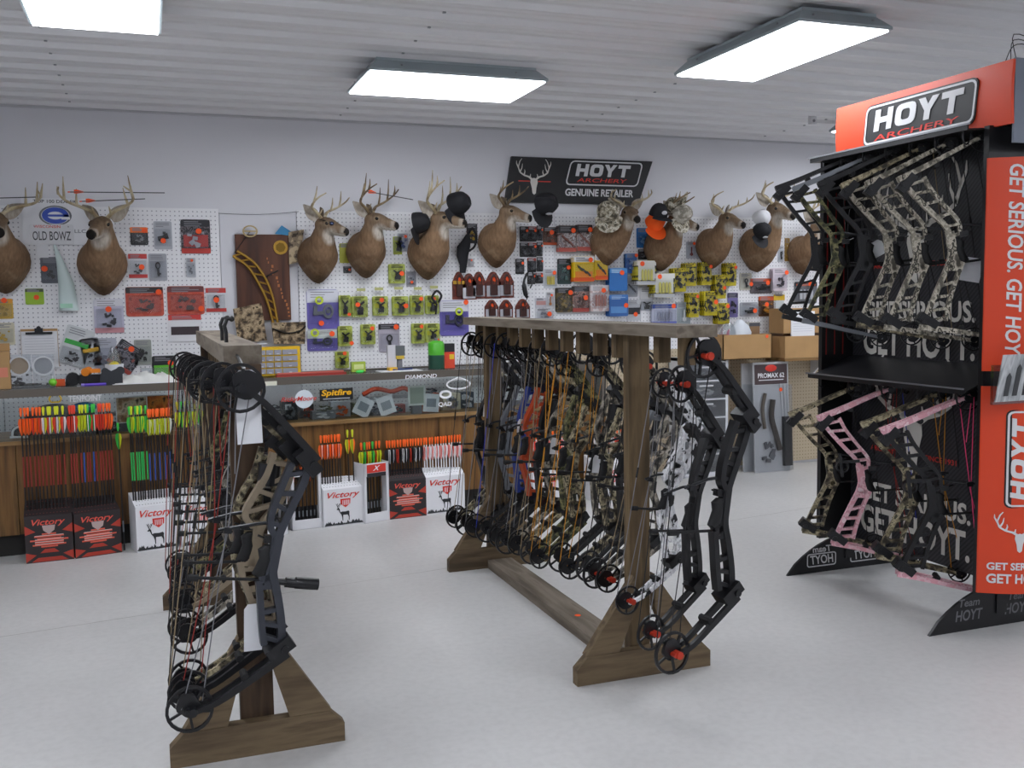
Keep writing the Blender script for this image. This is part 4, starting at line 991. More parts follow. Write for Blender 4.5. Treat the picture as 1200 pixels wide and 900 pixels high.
# ------------------------------------------------------------------ goods on the pegboard
_PM = {}
def product(kind, seed=0):                 # unit sized product shape, x and z in -.5...5, y towards the viewer negative
    key = (kind, seed % 3)
    if key in _PM: return _PM[key]
    r = random.Random(hash(kind) % 97+seed % 3 if False else (sum(map(ord, kind))+seed % 3)); m = MB()
    if kind == 'rest':
        m.box((0, -.3, -.25), (.5, .5, .3)).box((-.05, -.4, .05), (.22, .5, .5)); m.bar((-.1, -.5, .2), (.35, -.5, .42), .14, .3); m.bar((-.1, -.5, .25), (-.38, -.5, .45), .12, .3); m.disc((.12, -.55, -.05), .16, .3, 'y', 10)
    elif kind == 'sight':
        n = 14; m.ringp([(.22+.24*cos(2*pi*i/n), .05+.34*sin(2*pi*i/n)) for i in range(n)], [(.22+.15*cos(2*pi*i/n), .05+.2*sin(2*pi*i/n)) for i in range(n)], -.8, -.1, XZ); m.bar((-.45, -.4, -.05), (.1, -.4, .0), .16, .4); m.box((-.35, -.4, .1), (.16, .5, .45)); m.disc((.22, -.5, .05), .1, .3, 'y', 8)
    elif kind == 'release':
        n = 14; m.ringp([(.2*cos(2*pi*i/n), .25+.24*sin(2*pi*i/n)) for i in range(n)], [(.12*cos(2*pi*i/n), .25+.15*sin(2*pi*i/n)) for i in range(n)], -.6, -.2, XZ); m.bar((0, -.4, .05), (.05, -.4, -.45), .18, .4); m.box((.08, -.5, -.3), (.3, .3, .12))
    elif kind == 'broadheads':
        for k in range(3):
            x = -.28+.28*k; z = .2-.2*k; m.bar((x-.12, -.4, z+.14), (x+.14, -.4, z-.16), .1, .3); m.prism([(x-.2, z+.22), (x-.02, z+.12), (x-.14, z-.0)], -.5, -.3, XZ)
    elif kind == 'vials':
        for k in range(4): m.tube([(-.33+.22*k, -.4, -.4), (-.33+.22*k, -.4, .25), (-.33+.22*k, -.4, .4)], [.09, .09, .04], 8)
    elif kind == 'stick':
        m.tube([(0, -.5, -.48), (0, -.5, .48)], .1, 8); m.box((.0, -.4, -.3), (.4, .4, .25))
    elif kind == 'scope':
        m.tube([(-.4, -.4, -.1), (.0, -.4, .0), (.4, -.4, .12)], [.16, .12, .2], 10); m.box((0, -.4, -.25), (.4, .4, .2)); m.box((.1, -.4, .3), (.25, .3, .15))
    elif kind == 'parts':
        for k in range(7): m.box((r.uniform(-.36, .36), -.35, r.uniform(-.4, .4)), (r.uniform(.1, .3), r.uniform(.3, .6), r.uniform(.08, .26)), Matrix.Rotation(r.uniform(-.8, .8), 3, 'Y'))
    elif kind == 'arch':
        m.box((0, -.4, -.22), (.62, .6, .5)); m.tube(curve_pts([V((-.2, -.4, .02)), V((-.22, -.4, .3)), V((0, -.4, .46)), V((.22, -.4, .3)), V((.2, -.4, .02))], 3), .06, 6)
    _PM[key] = m.mesh('product'); return _PM[key]
NP = [0]
def art(cols):
    return ramp_mat('card_art_'+'_'.join(c.strip('#') for c in cols), cols, 34, .45, 3, (1, 1, 1), True)
def pack(x0, y0, x1, y1, label, card='#dddde0', head=None, prod='parts', pcol='#1a1a1c', dep=.03, n=1, st=(.3, .3), step=.02, band=None, clear=True, rot=0, lines='#8a8a90', name='blister_pack', cat='package', hh=.2, foot=None, ph=.55, pz=-.08, pw=.7, arch=False):
    off = dep+step*(n-1)
    a, b = ony(x0, y1, PEG-off), ony(x1, y0, PEG-off); w, h = abs(b.x-a.x), abs(b.z-a.z); NP[0] += 1; k = NP[0]
    for i in range(n):
        o = step*i
        t = thing(name, label, cat, ((a.x+b.x)/2, PEG-o-.002, (a.z+b.z)/2), (0, rot, 0), label if n > 1 else None)
        m = MB(); r_ = min(w, h)*.08
        if arch: P = [(w/2, -h/2), (w/2, h*.12), (w*.3, h*.36)]+arc(0, h*.36, w*.26, 10, 170, 6, h*.14)+[(-w*.3, h*.36), (-w/2, h*.12), (-w/2, -h/2)]
        else: P = rrect(w, h, r_, 2)
        m.prism(P, -.004, 0, XZ); cd_ = put('card', m, t, C(card, .45) if isinstance(card, str) else art(card))
        if head: put('header_print', MB().bx(-w*.49, w*.49, -.0052, -.004, h*(.49-hh), h*.49), cd_, C(head, .45))
        if band: put('band_print', MB().bx(-w*.42, w*.42, -.0056, -.004, h*band[1], h*band[2]), cd_, C(band[0], .45))
        if foot: put('foot_print', MB().bx(-w*.49, w*.49, -.0052, -.004, -h*.49, -h*.34), cd_, C(foot, .45))
        if lines:
            m = MB(); rr = random.Random(k)
            for q in range(3):
                z = h*(.43-.06*q); L_ = w*rr.uniform(.4, .75); m.bx(-w*.38, -w*.38+L_, -.0062, -.0053, z-.0022, z+.0022)
            put('small_print', m, cd_, C(lines, .5))
        if i < n-1: continue
        if prod: put('product', product(prod, k), t, C(pcol, .35), (0, -.004, h*pz), None, (w*pw, dep*.8, h*ph))
        if clear:
            m = MB(); z0, z1 = h*(pz-ph/2)-.004, h*(pz+ph/2)+.004; d = dep
            R = lambda e, y: [V((-w*.43+e, y, z0+e)), V((w*.43-e, y, z0+e)), V((w*.43-e, y, z1-e)), V((-w*.43+e, y, z1-e))]
            m.loft([R(0, -.0045), R(.003, -d*.8), R(.008, -d)], True); put('clear_cover', m, t, BLISTER)
        if st:
            rr = min(.017, w*.15); m = MB(); m.disc((0, 0, 0), rr, .0012, 'y', 12); put('price_sticker', m, t, ORANGE_TAG, (w*(st[0]), -dep-.0016 if clear else -.007, h*st[1]))
    return t
LIME, LIMEB, PURP = '#a9b52e', '#7f9a2b', '#6d63b4'
P_ = pack
# --- left pegboard
P_(153, 266, 173, 287, 'black pack with orange top beside the deer under the arrows', '#2a2b2f', '#ff7a1f', 'parts', '#85888c', hh=.3)
P_(181, 259, 201, 292, 'clear pack holding a black bow sight with round window', '#b9bbc2', None, 'scope', st=(.0, -.2))
P_(213, 257, 246, 297, 'large black and red printed pack near the wire', ('#3a3438', '#6d666c', '#2a262a', '#8f898f'), '#23232a', 'parts', '#a9a9b0', band=('#b8352f', -.3, .05), foot='#c4392f', st=(.1, .15))
P_(151, 297, 172, 326, 'white pack with red top and red foot', '#e1e1e5', '#c93a36', 'parts', '#4a4c52', foot='#c93a36', st=(.2, -.05))
P_(175, 297, 195, 329, 'grey pack with a small black release', '#a9abb3', None, 'release', st=None)
P_(219, 302, 229, 325, 'slim grey pack hanging alone', '#c2c4ca', None, 'parts', '#77797f', st=(.1, .36))
P_(148, 336, 191, 371, 'wide red pack with a black header under the white and red pack', ('#c8503e', '#d0604c', '#a33f33'), '#2a2224', 'parts', '#5a4644', st=(.38, .32))
P_(197, 335, 239, 369, 'wide red pack with a dark red header above the white box', ('#c8503e', '#d0604c', '#a33f33'), '#6a3436', 'parts', '#5a4644', st=(.4, -.3))
P_(242, 337, 265, 366, 'white and red pack at the edge of the smooth panel', '#dfe0e4', '#c9403a', 'release', st=(.0, .0), foot='#c9403a')
P_(111, 350, 144, 391, 'pale lilac pack of two black fittings', '#c5c3d6', '#dcdce4', 'parts', '#2b2b33', st=(.0, .2), foot='#cc8f96')
P_(198, 368, 236, 401, 'white box with red bands above the rack beam', '#e6e6e9', '#cf3d38', None, clear=False, band=('#3c2f33', -.25, .05), foot='#e6e6e9', st=None, name='goods_box')
P_(48, 301, 72, 332, 'dark pack hanging under the dealer sign', '#5a5e68', None, 'parts', '#17181b', st=(-.3, .05))
P_(29, 338, 50, 357, 'lime green box hanging below the dealer sign', '#9bc22e', '#4c5a30', None, clear=False, dep=.05, st=(.1, -.05), name='goods_box')
P_(-8, 350, 14, 374, 'plain yellow pack with orange sticker above the white and yellow one', '#d7b04a', '#e8a53a', 'parts', '#a98c3a', st=(.1, .42))
P_(-8, 378, 16, 405, 'white and yellow pack below the plain yellow one', '#dcd6be', None, 'parts', '#caa53a', st=None)
P_(72, 383, 104, 430, 'clear bag with a green strip and black parts', '#d5d8da', None, 'parts', '#2a2a2c', band=('#3fae4a', .02, .14), st=None, rot=.35, name='parts_bag', dep=.05, pz=-.25, ph=.35)
P_(96, 396, 117, 430, 'clear bag with a yellow star label', '#c9ccd0', None, 'parts', '#3a3b40', band=('#d8a934', .0, .14), st=None, rot=-.15, name='parts_bag', dep=.035, pz=-.2, ph=.4)
P_(111, 396, 136, 437, 'clear pack of silver tools', '#b6b8c4', None, 'parts', '#6f7280', st=None, dep=.03)
P_(131, 402, 163, 436, 'tilted black and red pack leaning over the tools', ('#44424a', '#8f8a92', '#2c2c33', '#b5584a'), '#2c2c33', 'parts', '#8d8a92', foot='#c0564a', st=(.0, .36), rot=.62, dep=.06)
P_(158, 398, 177, 428, 'grey green pack of small black parts', '#a4a8a0', None, 'parts', '#23261f', st=None)
P_(179, 417, 206, 447, 'black framed bright green box above the counter', '#26282b', None, None, clear=False, band=('#63c22f', -.38, .12), st=(.28, .2), dep=.06, name='goods_box')
# cone shaped plastic sleeve and clipboard
a, b = ony(79, 287, PEG-.03), ony(78, 364, PEG-.03)
t = thing('plastic_sleeve', 'long pale plastic sleeve hanging under the dealer sign', 'sleeve', b); hh_ = a.z-b.z
put('film', MB().loft([[V((r*cos(2*pi*i/12)+dx, .4*r*sin(2*pi*i/12), z)) for i in range(12)] for z, r, dx in ((0, .052, .012), (hh_*.4, .042, .006), (hh_*.75, .02, -.02), (hh_, .006, -.045))]), t, mat('milky_film', '#cfe0de', .35))
put('green_print', MB().bx(-.03, .035, -.0235, -.0215, .015, .04), t, C('#a9d9bf'))
a, b = ony(26, 431, PEG-.02), ony(67, 385, PEG-.02); w_, h_ = b.x-a.x, b.z-a.z
t = thing('clipboard', 'brown clipboard with white forms hung above the counter', 'clipboard', ((a.x+b.x)/2, PEG-.006, (a.z+b.z)/2))
put('board', MB().bx(-w_/2, w_/2, -.004, .004, -h_/2, h_/2), t, CARD)
pp = put('paper', MB().bx(-w_*.49, w_*.49, -.009, -.004, -h_*.53, h_*.44), t, PAPER)
m = MB(); [m.bx(-w_*.4, w_*.4, -.0098, -.009, h_*(.25-.07*k)-.001, h_*(.25-.07*k)+.001) for k in range(9)]; put('ruled_lines', m, pp, C('#b9bcc4'))
put('clip', MB().bx(-w_*.36, w_*.36, -.02, -.009, h_*.36, h_*.42).box((0, -.016, h_*.47), (w_*.22, .018, h_*.1)).disc((0, -.018, h_*.52), .012, .01, 'y', 10), t, DARK)

# --- middle pegboard: lime packs and purple packs
lab = lambda s: s
P_(361, 339, 397, 386, 'large purple pack with a white top and a lime ring', PURP, '#dfe0ea', 'sight', '#6d7078', st=(-.08, -.35), hh=.32, dep=.025)
P_(361, 386, 396, 412, 'small purple pack hanging below the large purple one', PURP, '#dfe6e4', 'sight', '#3a3d4a', st=(.3, .3), hh=.4, dep=.03)
P_(517, 352, 550, 394, 'purple pack with a lime ring beside the second rack', PURP, '#e2e2ea', 'sight', '#3f4050', st=(.38, .45), hh=.3, dep=.03)
for (px, py, Y) in ((374, 352, .03), (369, 390, .035), (538, 365, .035)):
    p = ony(px, py, PEG-Y-.005); n = 16; m = MB(); m.ringp([(.026*cos(2*pi*i/n), .026*sin(2*pi*i/n)) for i in range(n)], [(.014*cos(2*pi*i/n), .014*sin(2*pi*i/n)) for i in range(n)], -.003, .003, XZ)
    tag(put('level_ring', m, None, C('#c6d92c'), p), {374: 'lime ring on the large purple pack', 369: 'pale lime ring on the small purple pack', 538: 'lime ring on the purple pack beside the rack'}[px], 'ring')
LG = dict(card=('#b9c463', '#a3ad45', '#6f7a3a'), prod='rest', dep=.04, n=2, step=.03, lines='#3d421c')
for i, (x0, y0, x1, y1, s) in enumerate(((399, 346, 412, 371, (.25, -.4)), (414, 347, 432, 372, (-.2, .1)), (439, 347, 456, 370, (.0, .3)), (462, 347, 480, 370, (.25, .0)), (483, 346, 498, 369, (.2, .32)), (501, 346, 516, 368, (.0, .3)))):
    P_(x0, y0, x1, y1, ('dark lime pack hidden half behind the large purple pack', 'second lime pack of the upper row, sticker on its middle', 'third lime pack of the upper row', 'fourth lime pack of the upper row, stacked deep', 'fifth lime pack of the upper row', 'lime pack at the row end under a hanging wrist strap')[i], st=s, band=('#c3c62f', -.1, .12) if i > 1 else None, ph=.75 if i < 2 else .62, **LG)
for i, (x0, y0, x1, y1, s) in enumerate(((398, 382, 414, 406, (.35, -.35)), (425, 380, 441, 404, (.2, .3)), (485, 379, 499, 403, (.15, .35)), (501, 379, 517, 402, (.2, -.38)), (395, 412, 410, 432, (.1, .4)), (458, 309, 476, 332, (.2, .0)))):
    P_(x0, y0, x1, y1, ('lime pack beside the small purple pack', 'lime pack alone in the lower row', 'lime pack above the green gas cylinder', 'lime pack next to the pack above the green cylinder', 'lime pack just above the counter top', 'lime pack between two deer chests')[i], st=s, band=('#c3c62f', -.1, .12) if i not in (0, 5) else None, **LG)
P_(445, 379, 469, 413, 'grey pack with a black header holding a black release', '#b5aebb', '#26262b', 'release', st=(.3, .38), dep=.03, pz=-.15)
P_(477, 318, 488, 336, 'small grey pack beside the lime one between deer chests', '#9b9ba3', None, 'parts', '#5d5d66', st=(.0, -.2), dep=.02)
P_(399, 285, 413, 308, 'lime card between the deer in sunglasses and the next deer', '#b3b13d', '#8a8f34', None, clear=False, st=(.2, .3))
P_(403, 312, 412, 320, 'tiny dark pack under the lime card', '#3d3d42', None, 'parts', st=(.2, .0), dep=.02)
P_(462, 277, 472, 298, 'narrow lime pack under the black hanging cap', '#a7b03d', None, 'rest', st=None, dep=.03)
P_(468, 273, 480, 294, 'silver pack with blue parts under the black hanging cap', '#c6c9d2', None, 'parts', '#54618c', st=(.1, .3), dep=.05)
for i, (x0, y0, x1, y1) in enumerate(((418, 338, 428, 341), (439, 337, 449, 340), (462, 336, 472, 339.5), (485, 336.5, 494, 339.5), (504, 335, 513, 338))):
    a, b = ony(x0, y1, PEG-.04), ony(x1, y0, PEG-.04)
    t = thing('price_strip', 'pale lime price strip on a hook above the lime packs', 'price strip', ((a.x+b.x)/2, PEG, (a.z+b.z)/2), group='price strips above the lime packs')
    put('strip', MB().bx(-(b.x-a.x)/2, (b.x-a.x)/2, -.042, -.04, -.009, .009), t, C('#b7b878')); put('hook_wire', MB().tube([V((0, 0, 0)), V((0, -.04, 0))], .002, 5), t, STEEL)
t = thing('wrist_strap', 'black wrist strap release hung over the last lime pack', 'release', ony(512, 352, PEG-.09))
put('strap', MB().tube(curve_pts([V((-.005, 0, -.02)), V((-.03, 0, .02)), V((0, 0, .06)), V((.03, 0, .03)), V((.01, 0, -.015))], 4), .008, 6), t, BLACK); put('trigger', MB().tube([V((-.0, 0, -.02)), V((-.01, 0, -.09))], .006, 6), t, BLACK)
# --- bottles of scent in dark red packs
BT = dict(card=('#5c2a22', '#7a3a2c', '#3a1c18'), prod='arch', pcol='#3d1d18', dep=.04, arch=True, lines=None, clear=False, name='scent_pack', ph=.8, pz=0)
for i, (x0, y0, x1, y1) in enumerate(((532, 318, 547, 351), (543, 320, 560, 351), (555, 318, 571, 350), (571, 318, 589, 350), (587, 318, 604, 349), (570, 351, 586, 373), (587, 351, 603, 373), (606, 350, 623, 374))):
    P_(x0, y0, x1, y1, ('dark red arch topped pack with a yellow band, first of its row', 'arch topped pack with a white label and red print', 'slim arch topped dark red pack beside the white labelled one', 'arch topped dark red pack with a pale label, fourth of the row', 'arch topped dark red pack with a pale label ending the row', 'arch topped red pack first in the short row over the beam', 'arch topped red pack second in the short row over the beam', 'arch topped red pack hanging below the black cord')[i],
       band=('#c99b25', .05, .17) if i == 0 else (('#e3e3ea', -.46, -.05) if i == 1 else ('#b9b9c0', -.42, -.02)), st=(.1, .22), head=None, **BT)
t = thing('release_cord', 'black release with a thin cord hanging over the red packs', 'release', ony(618, 338, PEG-.06))
put('body', MB().tube(curve_pts([V((.0, 0, .1)), V((-.025, 0, .04)), V((-.012, 0, -.04)), V((.0, 0, -.06))], 3), [.008]*4+[.016]*3+[.01]*3, 7), t, BLACK)
put('cord', MB().tube(curve_pts([V((.0, 0, -.06)), V((-.02, 0, -.1)), V((-.035, 0, -.15))], 3), .003, 5), t, BLACK); put('loop', MB().tube(curve_pts([V((0, 0, .1)), V((.03, 0, .12)), V((.045, 0, .06)), V((.02, 0, .0))], 4), .005, 5), t, BLACK)
# --- black packs column behind the sixth deer's nose
n_ = 0
for (x0, y0, x1, y1) in ((611, 265, 621, 283), (621, 265, 630.5, 283), (631, 264, 637.5, 282), (611, 284, 621, 301), (621, 284, 630.5, 301), (631, 283, 637.5, 300), (606, 303, 616, 321), (620, 302, 630, 319), (631, 301, 638, 318), (620, 320, 629, 333), (629.5, 319.5, 638, 332)):
    P_(x0, y0, x1, y1, 'small black pack %s beside the deer at the retailer sign' % ('first of the top row', 'second of the top row', 'third of the top row', 'first of the second row', 'second of the second row', 'third of the second row', 'alone at the side', 'first of the third row', 'second of the third row', 'first of the bottom row', 'second of the bottom row')[n_], '#211f22', '#8e2f26' if n_ % 3 == 1 else '#2d2b30', 'parts', '#4b4b50', st=(.15, .2) if n_ % 4 != 3 else None, dep=.035, lines='#9b9ba0', name='black_pack')['group'] = 'black packs beside the deer at the retailer sign'; n_ += 1
# --- packs below the retailer sign
P_(638, 266, 655, 287, 'dark autumn coloured pack beside the clear broadhead packs', '#5b3a24', '#2a2523', 'parts', '#8a3f22', st=(.0, .2), foot='#c5532a')
for x0, y0, x1, y1, lb in ((656, 264, 677, 295, 'clear pack of red broadheads next to the dark autumn pack'), (678, 263, 696, 294, 'clear pack of red broadheads next to the forward facing deer')):
    P_(x0, y0, x1, y1, lb, ('#8d8285', '#b9a7a2', '#6d4a42', '#c9c3c4'), '#2c2a2d', 'broadheads', '#8a4a3a', st=(.25, .3), n=3, hh=.28, foot='#b8564a')
P_(655, 303, 671, 333, 'dark teal pack with black header', '#2f4444', '#1e1e22', 'parts', '#50706c', st=(.2, .15))
P_(639, 315, 654, 338, 'clear bag of yellow nocks', '#d3d6dc', None, 'vials', '#d7c24a', st=(.2, .3), name='parts_bag')
for x0, y0, x1, y1, lb in ((674, 300, 698, 330, 'yellow and orange broadhead pack beside the dark teal pack'), (699, 298, 714, 328, 'narrower yellow and orange broadhead pack beside the blue stack')):
    P_(x0, y0, x1, y1, lb, '#e6c117', '#e2e2e4', 'broadheads', '#3b3b40', st=(.25, .35), n=3, step=.03, hh=.22, foot='#e3571d', band=('#ee8a1c', -.34, -.1), lines='#333338')
P_(654, 337, 672, 366, 'dark brown pack of gold parts', ('#3b342c', '#6b5a35', '#2a2622'), '#211f20', 'parts', '#8a743f', st=(.3, .3), n=2)
P_(673, 335, 692, 366, 'clear pack of reddish feathers with a black header', ('#86706a', '#b08a80', '#54433d', '#c9bdb8'), '#2d2b2d', 'parts', '#6d4a41', st=(.2, .05), n=2, foot='#b04a41')
P_(694, 334, 716, 365, 'glossy pale pink pack beside the blue packs', ('#cdb3b0', '#e4dcdc', '#b98f86'), '#d7d3d6', 'vials', '#b07a70', st=(.1, .3), n=3)
P_(641, 342, 650, 361, 'slim white pack with a copper tube', '#dadade', None, 'stick', '#c07a45', st=(.1, .3), dep=.02)
P_(629, 349, 642, 361, 'small milky box with red print on the pegboard', '#c7c5cc', None, None, clear=False, st=None, band=('#b98a86', -.2, .2))
P_(629, 361, 650, 375, 'white tray pack just above the rack beam', '#d3d3d8', None, 'parts', '#7c7f88', st=(.2, .0))
P_(716, 314, 737, 341, 'upper stack of bright blue packs', '#2c6fb8', '#4a90cf', None, clear=False, st=(.2, .3), n=3, step=.03, lines='#bcd6ea')
P_(716, 345, 738, 371, 'lower stack of darker blue packs', '#3261a3', '#3f74b8', None, clear=False, st=(.38, .0), n=3, step=.03, lines='#a9c4e2', band=('#5a8fca', -.35, -.05))
P_(735, 297, 748, 320, 'blue pack with a white figure beside the forward facing deer', '#3569b2', '#4e86c6', 'parts', '#9bb6dc', st=(.3, .4), n=2)
P_(748, 267, 763, 290, 'blue bag hanging above the small black pack', '#2e78c0', None, 'parts', '#7fb0de', st=None, name='parts_bag')
P_(749, 292, 759, 304, 'small black pack under the blue bag', '#26262b', None, 'parts', '#6b6b72', st=(.3, .2), dep=.02)
P_(735, 323, 749, 348, 'grey card with three small blades', '#a5a8af', '#b7bac0', 'broadheads', '#5a5d64', st=(.2, .38))
P_(737, 351, 753, 376, 'grey card with a dark shield shaped piece', '#c0c2c8', '#d5d6da', None, clear=False, st=(.1, -.2), band=('#2e3036', -.2, .12))
P_(752, 336, 767, 364, 'white headed pack with a black clamp below', '#c9cad0', '#dcdce0', 'rest', st=(.3, .38), hh=.5, pz=-.3, ph=.35)
P_(748, 305, 771, 334, 'yellow edged white pack, upper one of two', ('#2f2f22', '#c9bb30', '#d9cf5a'), '#e9e9e4', 'vials', '#d9cf6a', st=(-.3, .36), n=5, step=.022, lines=None, band=('#e6e6df', -.3, .3), foot='#c7c8cc')
P_(768, 320, 793, 349, 'yellow edged white pack, lower one of two', ('#2f2f22', '#c9bb30', '#d9cf5a'), '#e9e9e4', 'vials', '#d9cf6a', st=(-.3, .36), n=5, step=.022, lines=None, band=('#e6e6df', -.3, .3), foot='#c7c8cc')
for x0, lb in ((806, 'twin clear pack with dark red lure, next to the dark deer'), (817, 'twin clear pack with dark red lure, next to the lowered deer')):
    P_(x0, 283, x0+10.5, 303, lb, '#b9bcc6', None, 'stick', '#6b1f1f', st=(.2, .38), dep=.025)
YB = dict(card=('#2a2a22', '#cdb91f', '#d8c42a', '#33331f'), head=None, prod='parts', pcol='#1d1d1f', n=3, step=.03, lines='#25251c', ph=.7, pz=-.02)
for i, (x0, y0, x1, y1, s) in enumerate(((791, 314, 806, 342, None), (805, 308, 818, 335, None), (824, 307, 836, 334, (.25, .3)), (840, 322, 853, 350, (.2, -.05)), (853, 308, 865, 335, (.25, .3)), (809, 343, 821, 372, (.2, .35)), (827, 341, 843, 370, (.25, .05)), (843, 355, 857, 380, (.2, .35)))):
    P_(x0, y0, x1, y1, ('yellow and black pack with a white blank beside the yellow edged whites', 'yellow and black pack under the dark deer chest', 'yellow and black pack with a white stick', 'yellow and black pack hanging low before the lowered deer', 'yellow and black pack below the wide antlered deer', 'yellow and black pack with an orange lure', 'glossy yellow and black pack with a white glare stick', 'yellow and black pack over the end of the rack beam')[i], st=s, foot='#c9b81f', **YB)
P_(855, 343, 867, 372, 'purple pack with a black figure', '#7e74b0', '#3a3550', 'parts', '#1e1b2a', st=None)
P_(766, 356, 795, 381, 'blue and white pack just above the beam', '#c4c7da', '#3a55a8', 'vials', '#8f92a6', st=(.3, .4), n=2, foot='#6b74c8')
P_(795, 354, 811, 381, 'silver plastic pack with a white rod as its highlight', '#aab4b8', None, 'stick', '#e4e6e8', st=None, n=2)  # pale rod is a painted highlight on the plastic, modelled as the product
P_(869, 320, 883, 340, 'cream card with a black coil', '#cfcabb', None, 'release', st=(.3, -.15))
P_(884, 326, 910, 344, 'black and orange reel pack', '#5d5458', '#c8502c', 'scope', st=(.1, .2), dep=.06)
P_(908, 314, 925, 341, 'pinkish white pack with a dark tangle', '#dccfd8', None, 'parts', '#3d3540', st=(.3, .3), n=3)
P_(872, 354, 893, 371, 'clear rounded pack with a dark bracket', '#aeb0b6', None, 'scope', st=(.1, -.1), dep=.06)
P_(893, 347, 911, 371, 'orange and black pack beside the white hanging bag', '#5a3a24', '#c9552a', 'parts', '#c98a35', st=(-.2, .1), dep=.05)
P_(909, 345, 922, 352, 'yellow topped label over the white hanging bag', '#d9b431', None, None, clear=False, st=None)
P_(911, 352, 921, 388, 'long white bag hanging beside the cardboard', '#cfd5d8', None, None, clear=False, st=None, lines=None, name='plastic_bag')
P_(933, 330, 960, 356, 'grey and black tool set partly behind the bows', '#6d6f75', '#3a3b40', 'vials', '#c5c7cc', st=(.1, .4), band=('#d8632b', .32, .4))
P_(913, 288, 920, 307, 'slim clear pack with a black release by the tall deer', '#cdd0d6', None, 'release', st=None, dep=.02)
P_(921, 279, 927, 306, 'thin tan wooden call in a sleeve', '#a88440', None, 'stick', '#b98f3a', st=None, dep=.02)
P_(928, 280, 938, 306, 'white pack with a dark knife and orange sticker', '#d9dbe0', None, 'release', st=(.2, -.3), dep=.02)
P_(549, 303, 556, 313, 'small silver pack beside the hanging mask', '#c9c3c6', None, 'parts', '#d7d7da', st=(.0, .3), dep=.02)
P_(548, 262, 560, 285, 'dark pack with yellow print behind the deer chin', '#33343a', None, 'parts', '#c9a32a', st=None, dep=.02)

# --- plaque with gold bow riser
a, b = ony(279, 376, PEG-.02), ony(338, 275, PEG-.02); w_, h_ = b.x-a.x, b.z-a.z
t = thing('wooden_plaque', 'dark walnut plaque carrying a gold bow riser', 'plaque', ((a.x+b.x)/2, PEG-.008, (a.z+b.z)/2))
put('board', MB().bx(-w_/2, w_/2, -.012, .008, -h_/2, h_/2), t, PLAQ)
GOLD = mat('gold_metal', '#b8903f', .3, .8)
put('medal', MB().disc((w_*.34, -.015, h_*.35), .043, .006, 'y', 24), t, GOLD)
put('medal_relief', MB().disc((w_*.34, -.019, h_*.35), .03, .004, 'y', 7), t, mat('gold_dark', '#7d6127', .35, .8))
m = MB(); rr = random.Random(4)
for k in range(16): m.box((w_*(.1+.025*k)+rr.uniform(-.01, .01), -.0125, h_*(.22-.045*k)), (rr.uniform(.006, .014), .001, rr.uniform(.008, .02)))
put('gold_fleck', m, t, C('#b06a38'))
o = V(t.location); Y_ = PEG-.04
A_ = [ony(*q, Y_)-o for q in ((273, 300), (290, 312), (302, 330), (312, 350), (318, 370), (322, 388))]
B_ = [ony(*q, Y_)-o for q in ((278, 294), (298, 308), (312, 328), (320, 350), (324, 370), (327, 386))]
m = MB(); ca, cb_ = curve_pts(A_, 4), curve_pts(B_, 4)
m.tube(ca, .008, 6); m.tube(cb_, .008, 6)
for k in range(0, len(ca), 2): m.tube([ca[k], cb_[min(k+1, len(cb_)-1)]], .006, 5)
gr = thing('gold_bow_riser', 'gold bow riser hung on the walnut plaque', 'bow riser', o, group=None); put('riser', m, gr, GOLD)
m = MB(); n = 18; c_ = ony(293, 271, Y_)-o
m.ringp([(c_.x+.045*cos(2*pi*i/n), c_.z+.036*sin(2*pi*i/n)) for i in range(n)], [(c_.x+.036*cos(2*pi*i/n), c_.z+.028*sin(2*pi*i/n)) for i in range(n)], c_.y-.004, c_.y+.004, XZ)
m.bar(c_-V((.04, 0, 0)), c_+V((.04, 0, 0)), .008, .006)
put('cam', m, gr, mat('pale_brass', '#b5a074', .35, .5)); put('cable', MB().tube([c_-V((0, 0, .0)), ony(275, 296, Y_)-o], .0025, 5), gr, BLACK)
put('cable_rod', MB().tube([ony(308, 326, Y_)-o, ony(326, 317, Y_)-o], .004, 6), gr, BLACK)
def board(pts, off, label, m_, name, cat, th=.012):
    P = [ony(x, y, PEG-off) for x, y in pts]; c = sum(P, V())/len(P); t = thing(name, label, cat, c)
    mm = MB(); mm.prism([(p.x-c.x, p.z-c.z) for p in P], -th/2, th/2, XZ); put('face', mm, t, m_); return t, c
CARDCAMO = ramp_mat('printed_camo_card', ['#3c3226', '#6b5a45', '#98856a', '#b59f80', '#51452f'], 26, .7, 5)
t, c = board(((338, 272), (356, 269), (351, 307), (339, 310)), .03, 'tan slate with burnt artwork behind the walnut plaque', ramp_mat('slate_art', ['#4b4036', '#8b7b66', '#c0ac8c', '#b49f7e'], 20, .7, 4), 'art_slate', 'plaque')
t, c = board(((322, 274), (330, 264), (342, 272), (339, 276)), .025, 'blue and grey card poking out behind the tan slate', C('#3a8fc2'), 'card', 'card', .003)
t, c = board(((273, 362), (306, 355), (313, 399), (279, 402)), .06, 'camo printed booklet leaning under the plaque', CARDCAMO, 'booklet', 'booklet', .006)
put('page_edge', MB().bx(-.1, .1, -.002, .006, -.125, -.118), t, PAPER)
t, c = board(((318, 378), (358, 377), (357, 403), (321, 403)), .06, 'brown camo wallet pack below the plaque', CARDCAMO, 'wallet', 'wallet', .02)
put('strap', MB().tube(curve_pts([V((-.1, -.014, .03)), V((-.02, -.02, -.0)), V((.06, -.018, .01)), V((.1, -.014, .04))], 4), .005, 5), t, BLACK)
